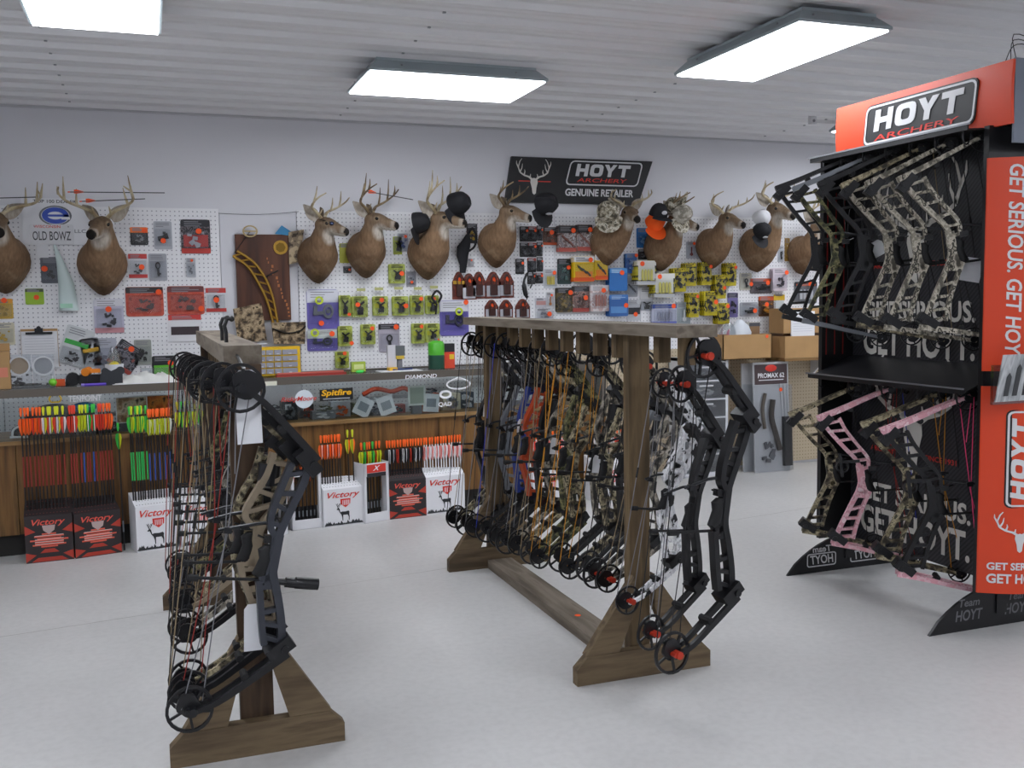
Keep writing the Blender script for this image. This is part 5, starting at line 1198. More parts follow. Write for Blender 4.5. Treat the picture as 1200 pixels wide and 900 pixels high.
# ------------------------------------------------------------------ arrows and their cartons
CARBON = mat('carbon_shaft', '#1c1c1f', .35, .1)
_AM = {}
def arrow_meshes(L):
    if L in _AM: return _AM[L]
    A = {}
    A['shaft'] = MB().tube([(0, 0, 0), (0, 0, L)], .0036, 6).mesh('shaft')
    A['wrap'] = MB().tube([(0, 0, L*.46), (0, 0, L*.68)], .0039, 6, False).mesh('wrap')
    A['insert'] = MB().tube([(0, 0, L*.15), (0, 0, L*.24)], .004, 6).mesh('insert')
    A['nock'] = MB().tube([(0, 0, L-.02), (0, 0, L), (0, 0, L+.018), (0, 0, L+.024)], [.0036, .006, .007, .004], 6).mesh('nock')
    for k in range(3):
        a = 2*pi*k/3+.5; d = V((cos(a), sin(a), 0)); q = V((-sin(a), cos(a), 0))*.0014
        P = [V((0, 0, L-.115))+d*.003, V((0, 0, L-.03))+d*.003, V((0, 0, L-.034))+d*.013, V((0, 0, L-.055))+d*.0175, V((0, 0, L-.088))+d*.012]
        m = MB(); m.add([p-q for p in P]+[p+q for p in P], [(0,1,2,3,4), (9,8,7,6,5)]+[(i, (i+1) % 5, (i+1) % 5+5, i+5) for i in range(5)]); A['vane%d' % k] = m.mesh('vane')
    _AM[L] = A; return A
CN_ = {}
def arrow(loc, lean, sway, label, group, vane, vane2, nock, wrap=None, shaft=None, spin=0, sc=1.0, ins=True):
    A = arrow_meshes(round(.74*sc, 2))
    if '%s' in label:
        a_, b_, c_ = CN_[vane.name], CN_[vane2.name], CN_[nock.name]
        label = label % (('%s vanes' % a_ if a_ == b_ else '%s and %s vanes' % (a_, b_))+('' if c_ == a_ else ', %s nock' % c_))
    t = thing('arrow', label, 'arrow', loc, (lean, sway, 0), label if group else None)
    s = put('shaft', A['shaft'], t, shaft or CARBON)
    if wrap: put('wrap', A['wrap'], s, wrap)
    if ins: put('insert', A['insert'], s, C('#8f949b', .35, .5))
    for k in range(3): put('vane', A['vane%d' % k], t, vane if k else vane2)
    put('nock', A['nock'], t, nock)
VR, VO, VY, VG, VW, VK = [C(c, .55) for c in ('#e8452c', '#ff6a1f', '#d9e02a', '#3fc24a', '#e9e9ea', '#1d1d1f')]
for m_, n_ in ((VR, 'red'), (VO, 'orange'), (VY, 'yellow'), (VG, 'green'), (VW, 'white'), (VK, 'black')): CN_[m_.name] = n_
REDC, BLKC = mat('carton_red', '#b23a2a', .45), mat('carton_black', '#2a2325', .5)
WCART = mat('carton_white', '#e4e4e8', .5)
def deer_print(h):
    b = MB(); f = lambda u, v, a: V((u*h, a, v*h))
    b.prism([(-.30,.12),(-.2,.16),(.05,.14),(.24,.18),(.3,.1),(.28,-.02),(.3,-.2),(.28,-.42),(.24,-.42),(.24,-.2),(.17,-.06),(-.12,-.06),(-.13,-.42),(-.17,-.42),(-.18,-.2),(-.24,-.02),(-.34,.1),(-.42,.3),(-.52,.28),(-.54,.33),(-.44,.4),(-.36,.38)], 0, -.001, f)
    for s in (0, 1):
        for P in ([(-.44,.38),(-.5+.16*s,.55),(-.47+.2*s,.7)], [(-.5+.16*s,.55),(-.57+.22*s,.68)], [(-.47,.47),(-.4,.6)]):
            for i in range(len(P)-1):
                a, c = V(P[i]), V(P[i+1]); q = V((-(c-a).y, (c-a).x)).normalized()*.014; b.prism([tuple(a-q), tuple(c-q), tuple(c+q), tuple(a+q)], 0, -.001, f)
    return b
def carton(bl, br, ztop, label, kind, rows, dep=.15, rise=.055, zback=None):
    L, R = onz(*bl), onz(*br); d = (R-L); w = d.length; ang = math.atan2(d.y, d.x)
    t = thing('arrow_carton', label, 'carton', L, (0, 0, ang)); base = WCART if kind in ('deer', 'window', 'xlabel') else BLKC
    h = ztop
    if kind in ('deer', 'red'):
        m = MB(); m.prism([(0, 0), (0, h), (dep, h+rise), (dep, 0)], 0, w, lambda u, v, a: V((a, u, v))); put('box', m, t, base)
        dots = MB()
        for i in range(13):
            for j in range(4):
                u = .02+(dep-.04)*j/3; x = .012+(w-.024)*(i+.5*(j % 2))/12.6; dots.disc((x, u, h+rise*u/dep+.0006), .0032, .0012, 'z', 6)
        put('perforations', dots, t, C('#2b2628' if kind == 'deer' else '#8f3a30'))['kind'] = 'stuff'
    else:
        m = MB(); hb = h
        put('box', MB().bx(0, w, 0, .004, 0, .055).bx(0, w, 0, .004, h-.075 if kind == 'xlabel' else h-.03, h).bx(0, .016, 0, .004, .055, h).bx(w-.016, w, 0, .004, .055, h).bx(0, .004, 0, dep, 0, h).bx(w-.004, w, 0, dep, 0, h).bx(0, w, dep-.004, dep, 0, h+.02).bx(0, w, 0, dep, 0, .004), t, WCART)
        put('inner_liner', MB().bx(.006, w-.006, dep*.75, dep*.78, .01, h), t, C('#3a3227' if kind == 'xlabel' else '#1e1d1f'))
    if kind == 'deer':
        put('lettering', text_mesh('Victory', w*.8, h*.2, .015, .35), t, RED, (w/2, -.0008, h*.82))
        m = MB(); m.prism([(-.03, .02), (.03, .02), (.028, -.01), (0, -.03), (-.028, -.01)], 0, -.001, XZ); put('shield', m, t, RED, (w*.54, -.0006, h*.63))
        m = MB(); [m.bx(-.018+.009*k, -.0145+.009*k, -.0022, -.0008, -.016, .012) for k in range(5)]; put('shield_bars', m, t, WCART, (w*.54, 0, h*.63))
        put('deer_print', deer_print(h*.42).mesh('deer_print'), t, C('#23262a'), (w*.52, -.0008, h*.32))
        m = MB(); rr = random.Random(5)
        for k in range(22): x = w*(.06+.88*k/21); m.prism([(x-.012, 0), (x+.012, 0), (x+rr.uniform(-.006, .006), rr.uniform(.01, .03)*h/.25)], 0, -.001, XZ)
        put('ground_print', m, t, C('#3a3d41'), (0, -.0006, .008))
    if kind == 'red':
        put('lettering', text_mesh('Victory', w*.7, h*.17, .015, .3), t, C('#e05a4a'), (w/2, -.0008, h*.84))
        m = MB(); m.prism([(-.03, .02), (.03, .02), (.025, -.005), (0, -.025), (-.025, -.005)], 0, -.001, XZ); put('shield', m, t, C('#b9a3a0'), (w*.5, -.0006, h*.7))
        m = MB()
        for k, (l, z) in enumerate(((.3, .6), (.62, .55), (.5, .5), (.8, .47), (.6, .42), (.7, .37), (.35, .33))): m.bx(w*(.5-l/2), w*(.5+l/2), -.0012, 0, h*z-.003, h*z+.004)
        put('streak_print', m, t, C('#e0604a'))
        polys = [[(w*(.5+s*.5), h*z), (w*(.5+s*.28), h*(z+.06*q)), (w*(.5+s*.5), h*(z+.2*q))] for s in (-1, 1) for z, q in ((.6, 1), (.22, -1))]
        polys += [[(w*.3, h*.2), (w*.7, h*.2), (w*.6, h*.28), (w*.4, h*.28)], [(w*.12, 0.004), (w*.88, .004), (w*.75, h*.1), (w*.25, h*.1)]]
        for P in polys: m = MB(); m.prism(P, 0, -.001, XZ); put('red_print', m, t, REDC)
        m = MB(); [m.bx(w*.2, w*.8, -.0016, -.0008, h*z-.0014, h*z+.0014) for z in (.57, .49, .44, .39)]; put('white_streaks', m, t, C('#d9c9c6'))
    if kind == 'xlabel':
        put('red_label', MB().bx(.02, w-.02, -.0012, 0, h-.055, h-.008), t, RED); put('lettering', text_mesh('X', .05, .028, .02, .4), t, WHITE, (w/2, -.0016, h-.03)); put('black_label', MB().bx(.02, w-.02, -.0012, 0, h-.08, h-.057), t, C('#2b2b2f'))
    f = V((cos(ang), sin(ang), 0)); n_ = V((-sin(ang), cos(ang), 0))
    for (cnt, x0f, x1f, dfr, sc, lab_, pal, lean) in rows:
        for i in range(cnt):
            x = w*(x0f+(x1f-x0f)*(i+.5)/cnt); v = pal[i % len(pal)]
            hole = h+rise*dfr if kind in ('deer', 'red') else .006
            p = L+f*x+n_*(dep*dfr); p.z = .055 if kind in ('deer', 'red') else .006
            arrow(p, lean+random.uniform(-.006, .006), random.uniform(-.008, .008), lab_, lab_, v[0], v[1], v[2], v[3] if len(v) > 3 else None, v[4] if len(v) > 4 else None, 0, sc, True)
    return t
WR = C('#8e2a22', .4); WGn = C('#2fae55', .4); WBl = C('#2a4f9a', .4)
O1 = (VO, VO, VO, WR); O2 = (VR, VO, VO, WR); Y1 = (VR, VW, VY, WR); Y2 = (VW, VY, VY, WR); R1_ = (VR, VR, VR, WR); G1_ = (VR, VY, VG, WBl)
carton((31, 661), (87, 655), .235, 'red and black arrow carton under orange and yellow vaned arrows only', 'red', [(12, .0, .92, .35, .93, 'arrow with %s in the outer red carton', [O1, O1, O1, O2, O1, O2, Y2, Y1, Y2, Y1, Y2, Y1], -.05)])
carton((89, 655), (143, 647), .225, 'red and black arrow carton next to the leaning green arrow', 'red', [(14, .0, .98, .35, .93, 'arrow with %s in the second red carton', [R1_, R1_, (VW, VR, VR, WR), (VY, VY, VY, WR), (VY, VY, VY, WBl), (VY, VG, VY, WR), (VW, VG, VG, WR), (VR, VG, VG, WBl), (VW, VR, VG, WR), R1_, R1_, O2, O2, O1], -.05)])
carton((161, 648), (209, 641), .235, 'white arrow carton with a deer print behind the first rack', 'deer', [(7, .0, .42, .4, .90, 'arrow with %s in the deer carton by the rack', [(VG, VG, VG, WGn), (VY, VY, VY, WGn)], -.04), (9, .42, 1.0, .4, .885, 'arrow with %s in the deer carton by the rack', [(VY, VW, VO, WBl), (VY, VY, VO)], -.04)])
carton((214, 642), (262, 636), .235, 'white arrow carton hidden behind the hanging bows of the first rack', 'deer', [(9, .0, 1.0, .5, .92, 'arrow with %s behind the hanging bows', [(VY, VY, VY), (VG, VY, VG)], -.04)])
arrow(onz(146, 645)+V((0, .0, 0)), -.13, -.01, 'single arrow with green vanes leaning on the counter', None, VG, VY, VG, None, None, 0, .86)
p_ = onz(318, 630)
carton((300, 633), (338, 626), .25, 'white windowed carton of black arrows half hidden by the first rack', 'window', [(6, .1, .9, .5, .5, 'short arrow with %s in the half hidden windowed carton', [(VO, VK, VK)], 0)], dep=.13)
carton((343, 622), (378, 618), .33, 'white windowed carton of black bolts beside a deer carton', 'window', [(6, .12, .9, .45, .5, 'short bolt with %s in the windowed carton', [(VO, VK, VK), (VK, VK, VO)], 0)], dep=.13)
carton((380, 619), (427, 613), .215, 'white arrow carton with a deer print between two windowed cartons', 'deer', [(8, .02, .55, .45, .60, 'arrow with %s in the middle deer carton', [(VO, VW, VO), (VO, VO, VO)], -.03), (2, .66, .9, .45, .62, 'arrow with %s in the middle deer carton', [(VY, VO, VY)], -.03)], dep=.1)
carton((428, 614), (457, 609), .345, 'white windowed carton with a red label', 'xlabel', [(7, .08, .92, .5, .58, 'arrow with %s in the red labelled carton', [(VY, VY, VO), (VG, VG, VG), (VO, VY, VO)], 0)], dep=.13)
carton((457, 609), (500, 604), .225, 'red and black arrow carton beside the red labelled one', 'red', [(14, .0, .98, .4, .52, 'arrow with %s in the inner red carton', [(VK, VK, VO), (VW, VK, VO), (VK, VW, VO), (VK, VK, VO), (VR, VK, VO)], -.03)], dep=.075)
carton((500, 604), (545, 598), .225, 'white arrow carton with a deer print filled with white arrows', 'deer', [(14, .0, 1.0, .4, .52, 'arrow with %s in the carton beside the second rack', [(VR, VW, VO, None, VW), (VW, VR, VO, None, VW), (VW, VW, VO, None, VW)], -.03)], dep=.075)
carton((625, 596), (665, 592), .225, 'white arrow carton with a deer print seen through the second rack', 'deer', [(8, .0, 1.0, .4, .52, 'arrow with %s seen through the second rack', [(VR, VW, VO, None, VW)], -.03)], dep=.08)
carton((697, 589), (737, 585), .225, 'white arrow carton with a deer print behind the front post', 'deer', [(8, .0, 1.0, .4, .52, 'arrow with %s behind the front post', [(VR, VW, VO), (VW, VR, VO)], -.03)])

# ------------------------------------------------------------------ things on and in the counters
def at_case(px, back, z=ZTOP):             # point above the counter, a distance behind its front face
    d = ray(px, 450); p0 = CP0-CN*back; p = CC+d*((p0-CC).dot(CN)/d.dot(CN)); return V((p.x, p.y, z))
def wid(px0, px1, back): return (at_case(px1, back)-at_case(px0, back)).length
def top_thing(name, label, cat, px, back, z=ZTOP-.004): return thing(name, label, cat, at_case(px, back, z), (0, 0, CANG))
ZT = ZTOP-.004
t = top_thing('cardboard_box', 'brown cardboard box beside the larger clear case on the counter', 'box', -2, .2)
put('carton', MB().bx(-.07, .06, -.06, .06, 0, .19), t, CARD); put('flap', MB().bx(-.07, .06, .058, .064, .19, .23), t, CARD); put('label', MB().bx(.0, .05, -.0612, -.06, .06, .11), t, C('#d8836a'))
for px, lb in ((24, 'clear plastic case with a round window full of black parts'), (52, 'smaller clear plastic case with a round window')):
    t = top_thing('plastic_case', lb, 'case', px, .22); w_ = wid(px-14, px+14, .2)*(1 if px < 40 else .9); h_ = .17 if px < 40 else .165
    put('shell', MB().bx(-w_/2, w_/2, -.03, .03, 0, h_), t, BAGP)
    n = 20; m = MB(); m.ringp([(.052*cos(2*pi*i/n), h_*.66+.052*sin(2*pi*i/n)) for i in range(n)], [(.044*cos(2*pi*i/n), h_*.66+.044*sin(2*pi*i/n)) for i in range(n)], -.034, -.03, XZ); put('window_ring', m, t, C('#c9ccd0'))
    put('disc_insert', MB().disc((0, 0, h_*.66), .043, .02, 'y', 20), t, C('#b59a78') if px < 40 else C('#a9abb0')); put('parts', product('parts', px), t, BLACK if px < 40 else C('#d6d6d8'), (0, 0, .04), None, (w_*.9, .03, .07))
t = top_thing('reel', 'black and orange cord reel bundle on the counter', 'reel', 105, .16)
put('reel_body', MB().tube([V((-.08, -.02, .035)), V((-.08, .04, .035))], .035, 12).tube([V((-.03, -.02, .03)), V((-.03, .04, .03))], .03, 12).box((.03, 0, .03), (.08, .05, .05)), t, BLACK); put('orange_spool', MB().tube([V((-.02, -.03, .07)), V((.0, .02, .075))], .022, 10).box((.03, -.01, .075), (.05, .04, .02)), t, C('#f08a1c')); put('handle', MB().tube([V((.06, 0, .03)), V((.12, 0, .035))], .014, 8), t, BLACK)
t = top_thing('float_box', 'orange and clear tackle piece beside the reel', 'tackle', 74, .2); put('orange_piece', MB().bx(-.035, .01, -.02, .02, 0, .035), t, C('#f0622a')); put('black_piece', MB().bx(.012, .045, -.02, .02, 0, .03), t, BLACK); put('lid', MB().bx(-.035, .045, -.02, .02, .035, .06), t, BAGP)
t = top_thing('lime_bobber', 'lime green bobber on the clear case', 'bobber', 62, .12); put('ball', MB().ell((0, 0, .025), .02, 10, 8), t, C('#7fd038')); put('stem', MB().tube([V((0, 0, .04)), V((0, 0, .06))], .004, 5), t, WHITE)
t = top_thing('marker_pen', 'purple marker pen lying on the counter edge', 'pen', 111, .05); put('barrel', MB().tube([V((-.05, 0, .008)), V((.055, .0, .008))], .008, 8), t, C('#5d3fc0')); put('pen_cap', MB().tube([V((-.065, 0, .008)), V((-.05, 0, .008))], .0085, 8), t, C('#8f7fd0'))
t = top_thing('bear_cutout', 'dark grey bear shaped plate propped on the counter', 'plate', 131, .07)
m = MB(); m.prism([(-.055, 0), (.055, 0), (.055, .055)]+arc(.045, .075, .022, -60, 150, 8)+[(.0, .075)]+arc(-.03, .075, .018, 30, 200, 6)+[(-.055, .05)], -.004, .004, XZ); put('plate', m, t, C('#2b2e33')); put('prop', MB().bx(-.02, .02, .004, .04, 0, .01), t, C('#2b2e33'))
t = top_thing('plastic_tub', 'white plastic tub holding a yellow item', 'tub', 135, .2); put('tub', MB().loft([[V((r*cos(2*pi*i/14), r*sin(2*pi*i/14), z)) for i in range(14)] for z, r in ((0, .04), (.1, .048), (.104, .048), (.1, .044), (.01, .036))]), t, C('#dfe1e6')); put('yellow_piece', MB().ell((0, 0, .09), (.03, .03, .03), 10, 6), t, C('#e8d22c')); put('bag', MB().loft([[V((r*cos(2*pi*i/10), .6*r*sin(2*pi*i/10), z)) for i in range(10)] for z, r in ((.1, .035), (.15, .03), (.2, .012))]), t, BAGP)
t = top_thing('cloth_pile', 'crumpled pile of white paper and cloth on the counter', 'cloth', 173, .13); rr = random.Random(2)
m = MB(); N_ = 18
g = [[V((-.17+.34*i/N_, -.07+.14*j/6, .004+(.04+.012*sin(i*1.3+j)+.012*rr.random())*(sin(pi*i/N_)**.5)*(sin(pi*j/6)**.5))) for j in range(7)] for i in range(N_+1)]
m.add([p for r in g for p in r], [(i*7+j, i*7+j+1, (i+1)*7+j+1, (i+1)*7+j) for i in range(N_) for j in range(6)]); put('sheet', m, t, C('#deded9', .8)); put('under_sheet', MB().bx(-.18, .19, -.08, .07, 0, .004), t, PAPER)
t = top_thing('clear_tray', 'clear flat tray behind the white cloth', 'tray', 186, .26); put('tray', MB().bx(-.09, .09, -.03, .03, 0, .07), t, BAGP); put('card', MB().bx(-.08, .08, -.025, .025, .004, .012), t, C('#9aa3aa'))
# yellow parts organiser
a0 = wid(300, 352, .22); t = top_thing('parts_organiser', 'yellow parts organiser with small clear drawers', 'organiser', 326, .26)
h_ = .165; YL = mat('yellow_plastic', '#e3b81c', .45)
put('frame', MB().bx(-a0/2, a0/2, -.03, .06, 0, h_), t, YL)
for r_ in range(4):
    for c__ in range(4):
        x0 = -a0/2+.012+c__*(a0-.024)*.2 if c__ < 3 else -a0/2+.012+3*(a0-.024)*.2; x1 = x0+((a0-.024)*.2 if c__ < 3 else (a0-.024)*.4)-.006
        z0 = .012+r_*(h_-.02)/4; z1 = z0+(h_-.02)/4-.008
        d_ = put('drawer', MB().bx(x0, x1, -.038, -.03, z0, z1), t, C('#9a9aa2', .2)); put('pull', MB().bx((x0+x1)/2-.008, (x0+x1)/2+.008, -.044, -.038, z0+.002, z0+.008), d_, C('#c5c5cb'))
t = top_thing('red_tray', 'long red foam arrow tray lying on the stickered counter', 'tray', 365, .1); put('tray', MB().bx(-.2, .2, -.025, .025, 0, .014), t, C('#a0372f')); put('rod', MB().tube([V((-.19, 0, .018)), V((.19, 0, .018))], .005, 6), t, C('#c46a5d'))
t = top_thing('lime_box', 'small clear lime box standing on the stickered counter', 'box', 420, .25); put('box', MB().bx(-.042, .042, -.02, .02, 0, .06), t, C('#a9bf4a', .25)); put('label', MB().bx(-.03, .03, -.0212, -.02, .015, .045), t, C('#d2dc8f'))
t = top_thing('green_dropper', 'bright green rubber piece on the counter glass', 'tackle', 422, .1); put('piece', MB().ell((0, 0, .01), (.025, .012, .01), 10, 6), t, C('#47d85a')); put('tip', MB().ell((.022, 0, .014), .006, 8, 5), t, C('#39b84a'))
t = top_thing('order_form', 'white order form with pens on the stickered counter', 'paper', 470, .15); put('sheet', MB().bx(-.14, .12, -.06, .06, 0, .003), t, PAPER); put('pen', MB().tube([V((-.05, 0, .009)), V((.08, .02, .009))], .005, 6), t, C('#2f3f70')); put('yellow_tab', MB().bx(-.07, -.02, .0, .05, .003, .022), t, C('#e2b12f'))
t = top_thing('sight_stand', 'white carded sight standing upright on the counter', 'package', 464, .2); put('card', MB().bx(-.05, .0, -.01, .01, 0, .155), t, C('#c9c7cc')); put('screen', MB().bx(.0, .055, -.02, .02, .09, .15), t, C('#5b5f60')); put('yellow_base', MB().bx(.0, .05, -.022, .02, .07, .09), t, C('#c9a93a')); put('leg', MB().bx(.012, .04, -.012, .012, 0, .07), t, C('#74747a')); put('foot', MB().bx(-.01, .06, -.025, .025, 0, .012), t, C('#5c6b2b'))
t = top_thing('gas_cylinder', 'green gas cylinder with dark green base on the counter', 'cylinder', 512, .2); r_ = wid(503, 521, .2)/2
put('tank', MB().loft([[V((q*cos(2*pi*i/20), q*sin(2*pi*i/20), z)) for i in range(20)] for z, q in ((.085, r_), (.155, r_), (.168, r_*.8), (.175, r_*.3))]), t, mat('green_tank', '#4fae2c', .3)); put('lower_tank', MB().tube([V((0, 0, 0)), V((0, 0, .085))], r_, 20), t, mat('dark_green_tank', '#1f4a3a', .35)); put('valve', MB().tube([V((0, 0, .17)), V((0, 0, .19))], .012, 8), t, STEEL)
t = top_thing('red_box', 'red and black box beside the green gas cylinder', 'box', 526, .22); put('box', MB().bx(-.035, .035, -.02, .02, 0, .15), t, C('#d9482c')); put('black_top', MB().bx(-.0352, .0352, -.0205, .0205, .1, .152), t, C('#232227')); put('yellow_flash', MB().bx(.0, .03, -.0212, -.02, .055, .085), t, C('#e8c02c'))
t = top_thing('white_mug', 'white mug on the counter behind the rack beam', 'mug', 771, .3) if False else None
# stickers on the counter glass
def sticker(px, py, name, label):
    p = on_front(px, py)+CN*.0035; return thing(name, label, 'sticker', p, (0, 0, CANG))
GO = CN*0
def pxw(px0, px1, py): return (on_front(px1, py)-on_front(px0, py)).length
t = sticker(394, 462, 'glass_sticker', 'black rectangular sticker with yellow lettering on the counter glass'); w_ = pxw(375, 414, 462)
m = MB(); m.prism([(-w_/2, -.035), (w_/2, -.032), (w_/2, .034), (-w_/2, .030)], .0, -.001, XZ); put('sheet', m, t, C('#17181a')); put('lettering', text_mesh('Spitfire', w_*.9, .044, .03, .15), t, C('#f0b41c'), (0, -.0012, .006)); put('tagline', MB().bx(-w_*.4, w_*.4, -.0018, -.001, -.026, -.022), t, C('#c9c9cc'))
t = sticker(350, 468, 'glass_sticker', 'round white sticker with red script on the counter glass'); put('sheet', MB().disc((.03, -.0005, .0), .052, .001, 'y', 24), t, C('#d3dbe2')); put('lettering', text_mesh('RickyMoore', .2, .034, .01, .3), t, C('#d5403a'), (0, -.004, 0))
t = sticker(493, 441, 'glass_sticker', 'white block lettering along the top frame of the counter glass'); put('lettering', text_mesh('DIAMOND', pxw(476, 513, 441), .024, .02, .1), t, WHITE, (0, -.004, .0))
t = sticker(522, 467, 'glass_sticker', 'white curl emblem sticker with three letters'); n = 18
m = MB(); m.ringp([(.04*cos(2*pi*i/n), .026*sin(2*pi*i/n)) for i in range(n)], [(.026*cos(2*pi*i/n), .013*sin(2*pi*i/n)) for i in range(n)], 0, -.001, XZ); put('emblem', m, t, WHITE, (0, 0, .025)); put('lettering', text_mesh('QAD', .085, .03, .03, .1), t, WHITE, (-.005, -.0006, -.035))
t = sticker(537, 450, 'glass_sticker', 'white oval outline sticker beside the white block lettering'); m = MB()
m.ringp([(.08*cos(2*pi*i/n), .034*sin(2*pi*i/n)) for i in range(n)], [(.07*cos(2*pi*i/n), .025*sin(2*pi*i/n)) for i in range(n)], 0, -.001, XZ); put('oval', m, t, WHITE); put('swirl', MB().tube([V((-.05, 0, .02)), V((0, -.002, .04)), V((.05, 0, .02))], .005, 5), t, WHITE)
t = sticker(91, 467, 'glass_sticker', 'white lettering with a yellow antler emblem on the glass'); put('lettering', text_mesh('TENPOINT', pxw(79, 118, 467), .032, .015), t, WHITE, (.035, -.004, .0))
m = MB(); 
for s in (-1, 1): m.tube(curve_pts([V((0, 0, -.012)), V((s*.018, 0, -.012)), V((s*.028, 0, .004)), V((s*.02, 0, .02))], 3), .004, 5)
put('antler_emblem', m, t, C('#d9b51f'), (-.105, -.003, .0))
t = sticker(303, 450, 'price_label', 'small blank cream label at the corner of the stickered glass'); put('sheet', MB().bx(.01, .1, -.001, 0, -.012, .012), t, C('#d8d6c4'))
# goods inside the glass cases
def in_case(name, label, cat, px, back, z=ZG0): return thing(name, label, cat, at_case(px, back, z), (0, 0, CANG))
t = in_case('game_target', 'grey rounded decoy lying in the glass case above the red cartons', 'decoy', 62, .2); put('body', MB().ell((0, 0, .075), (.15, .1, .085), 16, 10), t, ramp_mat('grey_hide', ['#4a4a4c', '#6a6a6d', '#808084'], 18, .7, 4, (1, 1, 1), False)); put('tail', MB().ell((-.15, -.03, .03), (.06, .05, .035), 12, 6), t, C('#3b3b3e'))
t = in_case('rope_coil', 'loop of white rope in the glass case above the red cartons', 'rope', 26, .08); put('rope', MB().tube(curve_pts([V((-.06, 0, .01)), V((-.05, 0, .05)), V((.0, 0, .07)), V((.05, 0, .06))], 5), .006, 6), t, WHITE); put('rope_end', MB().tube([V((-.07, 0, .01)), V((.02, -.01, .008))], .006, 6), t, WHITE)
t = in_case('blue_pouch', 'shiny blue oval tin in the glass case above the red cartons', 'tin', 97, .12, ZG0+.11); put('body', MB().ell((0, 0, .03), (.062, .03, .028), 16, 8), t, C('#2f7fc0', .25)); put('label', MB().ell((0, -.012, .034), (.04, .022, .014), 12, 6), t, C('#9fc3de', .4)); put('riser', MB().bx(-.05, .05, .0, .03, -.11, .005), t, C('#6d6f74'))
for i, (px, col, lb) in enumerate(((153, ['#6b4a33', '#a5805d', '#d8c1a5', '#3c2b20'], 'photo card of a hand with game in the glass case above the red cartons'), (185, ['#7a4526', '#c9672a', '#e08a3a', '#3f2a1c'], 'photo card of orange autumn hunters in the glass case above the red cartons'))):
    t = in_case('photo_card', lb, 'photo', px, .1+.03*i, ZG0+.05); put('print', MB().bx(-.075, .075, -.002, .002, 0, .13), t, ramp_mat('photo_%d' % i, col, 22, .3, 3, (1, 1, 1), False)); put('margin', MB().bx(-.08, .08, .002, .004, -.005, .135), t, PAPER); put('easel', MB().bx(-.06, .06, .004, .04, -.05, .0), t, C('#55565a'))
rr = random.Random(9)
names = [('gadget_box', 'box'), ('black_pouch', 'pouch'), ('small_pack', 'package')]
adj = ['dull black', 'charcoal', 'dark grey', 'silver', 'pale grey', 'olive', 'smoke grey', 'red edged', 'white', 'orange lidded', 'cream', 'slate']
cols = ['#1c1c1f', '#2b2c30', '#3f4046', '#8c8f95', '#c3c5ca', '#55583c', '#6a6d73', '#a33b2c', '#d9dade', '#d8642a', '#d3c9b2', '#4a505a']
for i, px in enumerate((318, 338, 358, 378, 398, 420, 441, 462, 482, 503, 528, 545, 120, 138, 210, 235)):
    k = i % 12; t = in_case('case_goods', '%s boxed gadget in the %s glass case, %s' % (adj[k], 'stickered' if px > 300 else 'unstickered', ('lying flat', 'standing up', 'tipped on its side', 'leaning back')[i % 4]), 'package', px, .1+.05*(i % 3))
    w_, h_ = rr.uniform(.08, .14), rr.uniform(.04, .12)
    put('box', MB().box((0, .02, h_/2), (w_, .07, h_), None), t, C(cols[k], .35)); put('product', product('parts', i), t, C(cols[(k+5) % 12], .35), (0, -.016, h_*.5), None, (w_*.9, .04, h_*.9)); put('label', MB().bx(-w_*.3, w_*.1, -.0165, -.015, h_*.55, h_*.85), t, C('#c9cbd0'))
    if i % 3 == 0: put('top_item', product('parts', i+1), t, C(cols[(k+2) % 12], .35), (0, .0, h_+.02), None, (w_, .06, .04))
t = in_case('orange_cord', 'orange coil of cord in the stickered glass case', 'cord', 455, .18, ZG0+.1); put('coil', MB().tube(curve_pts([V((-.16, 0, .02)), V((-.08, 0, .05)), V((.02, 0, .03)), V((.1, 0, .045)), V((.17, 0, .0))], 5), .014, 7), t, C('#e8542c')); put('shelf', MB().bx(-.18, .18, -.02, .06, -.012, .0), t, BAGP); put('shelf_leg', MB().bx(-.18, -.16, .0, .04, -.1, -.012).bx(.16, .18, .0, .04, -.1, -.012), t, BAGP)
for px, a_, lb in ((425, .5, 'white paper sheet propped at a slant in the stickered glass case'), (452, -.3, 'white booklet leaning in the stickered glass case'), (505, .1, 'white card standing at the end of the stickered glass case')):
    t = in_case('leaflet', lb, 'leaflet', px, .06); put('sheet', MB().box((0, .0, .06), (.1, .003, .11), Matrix.Rotation(a_, 3, 'Y')), t, PAPER); put('print', MB().box((0, -.002, .06), (.06, .001, .05), Matrix.Rotation(a_, 3, 'Y')), t, C('#9aa0a8'))
# framed white picture sticker
t = in_case('framed_card', 'white framed card behind the white block lettering', 'card', 488, .05, ZG0+.05); put('frame', MB().bx(-.055, .055, -.003, 0, 0, .12), t, C('#d2d5cf')); put('print', MB().bx(-.043, .043, -.004, -.003, .012, .108), t, C('#8f9a8a')); put('stand', MB().bx(-.03, .03, 0, .03, -.05, .01), t, C('#55565a'))

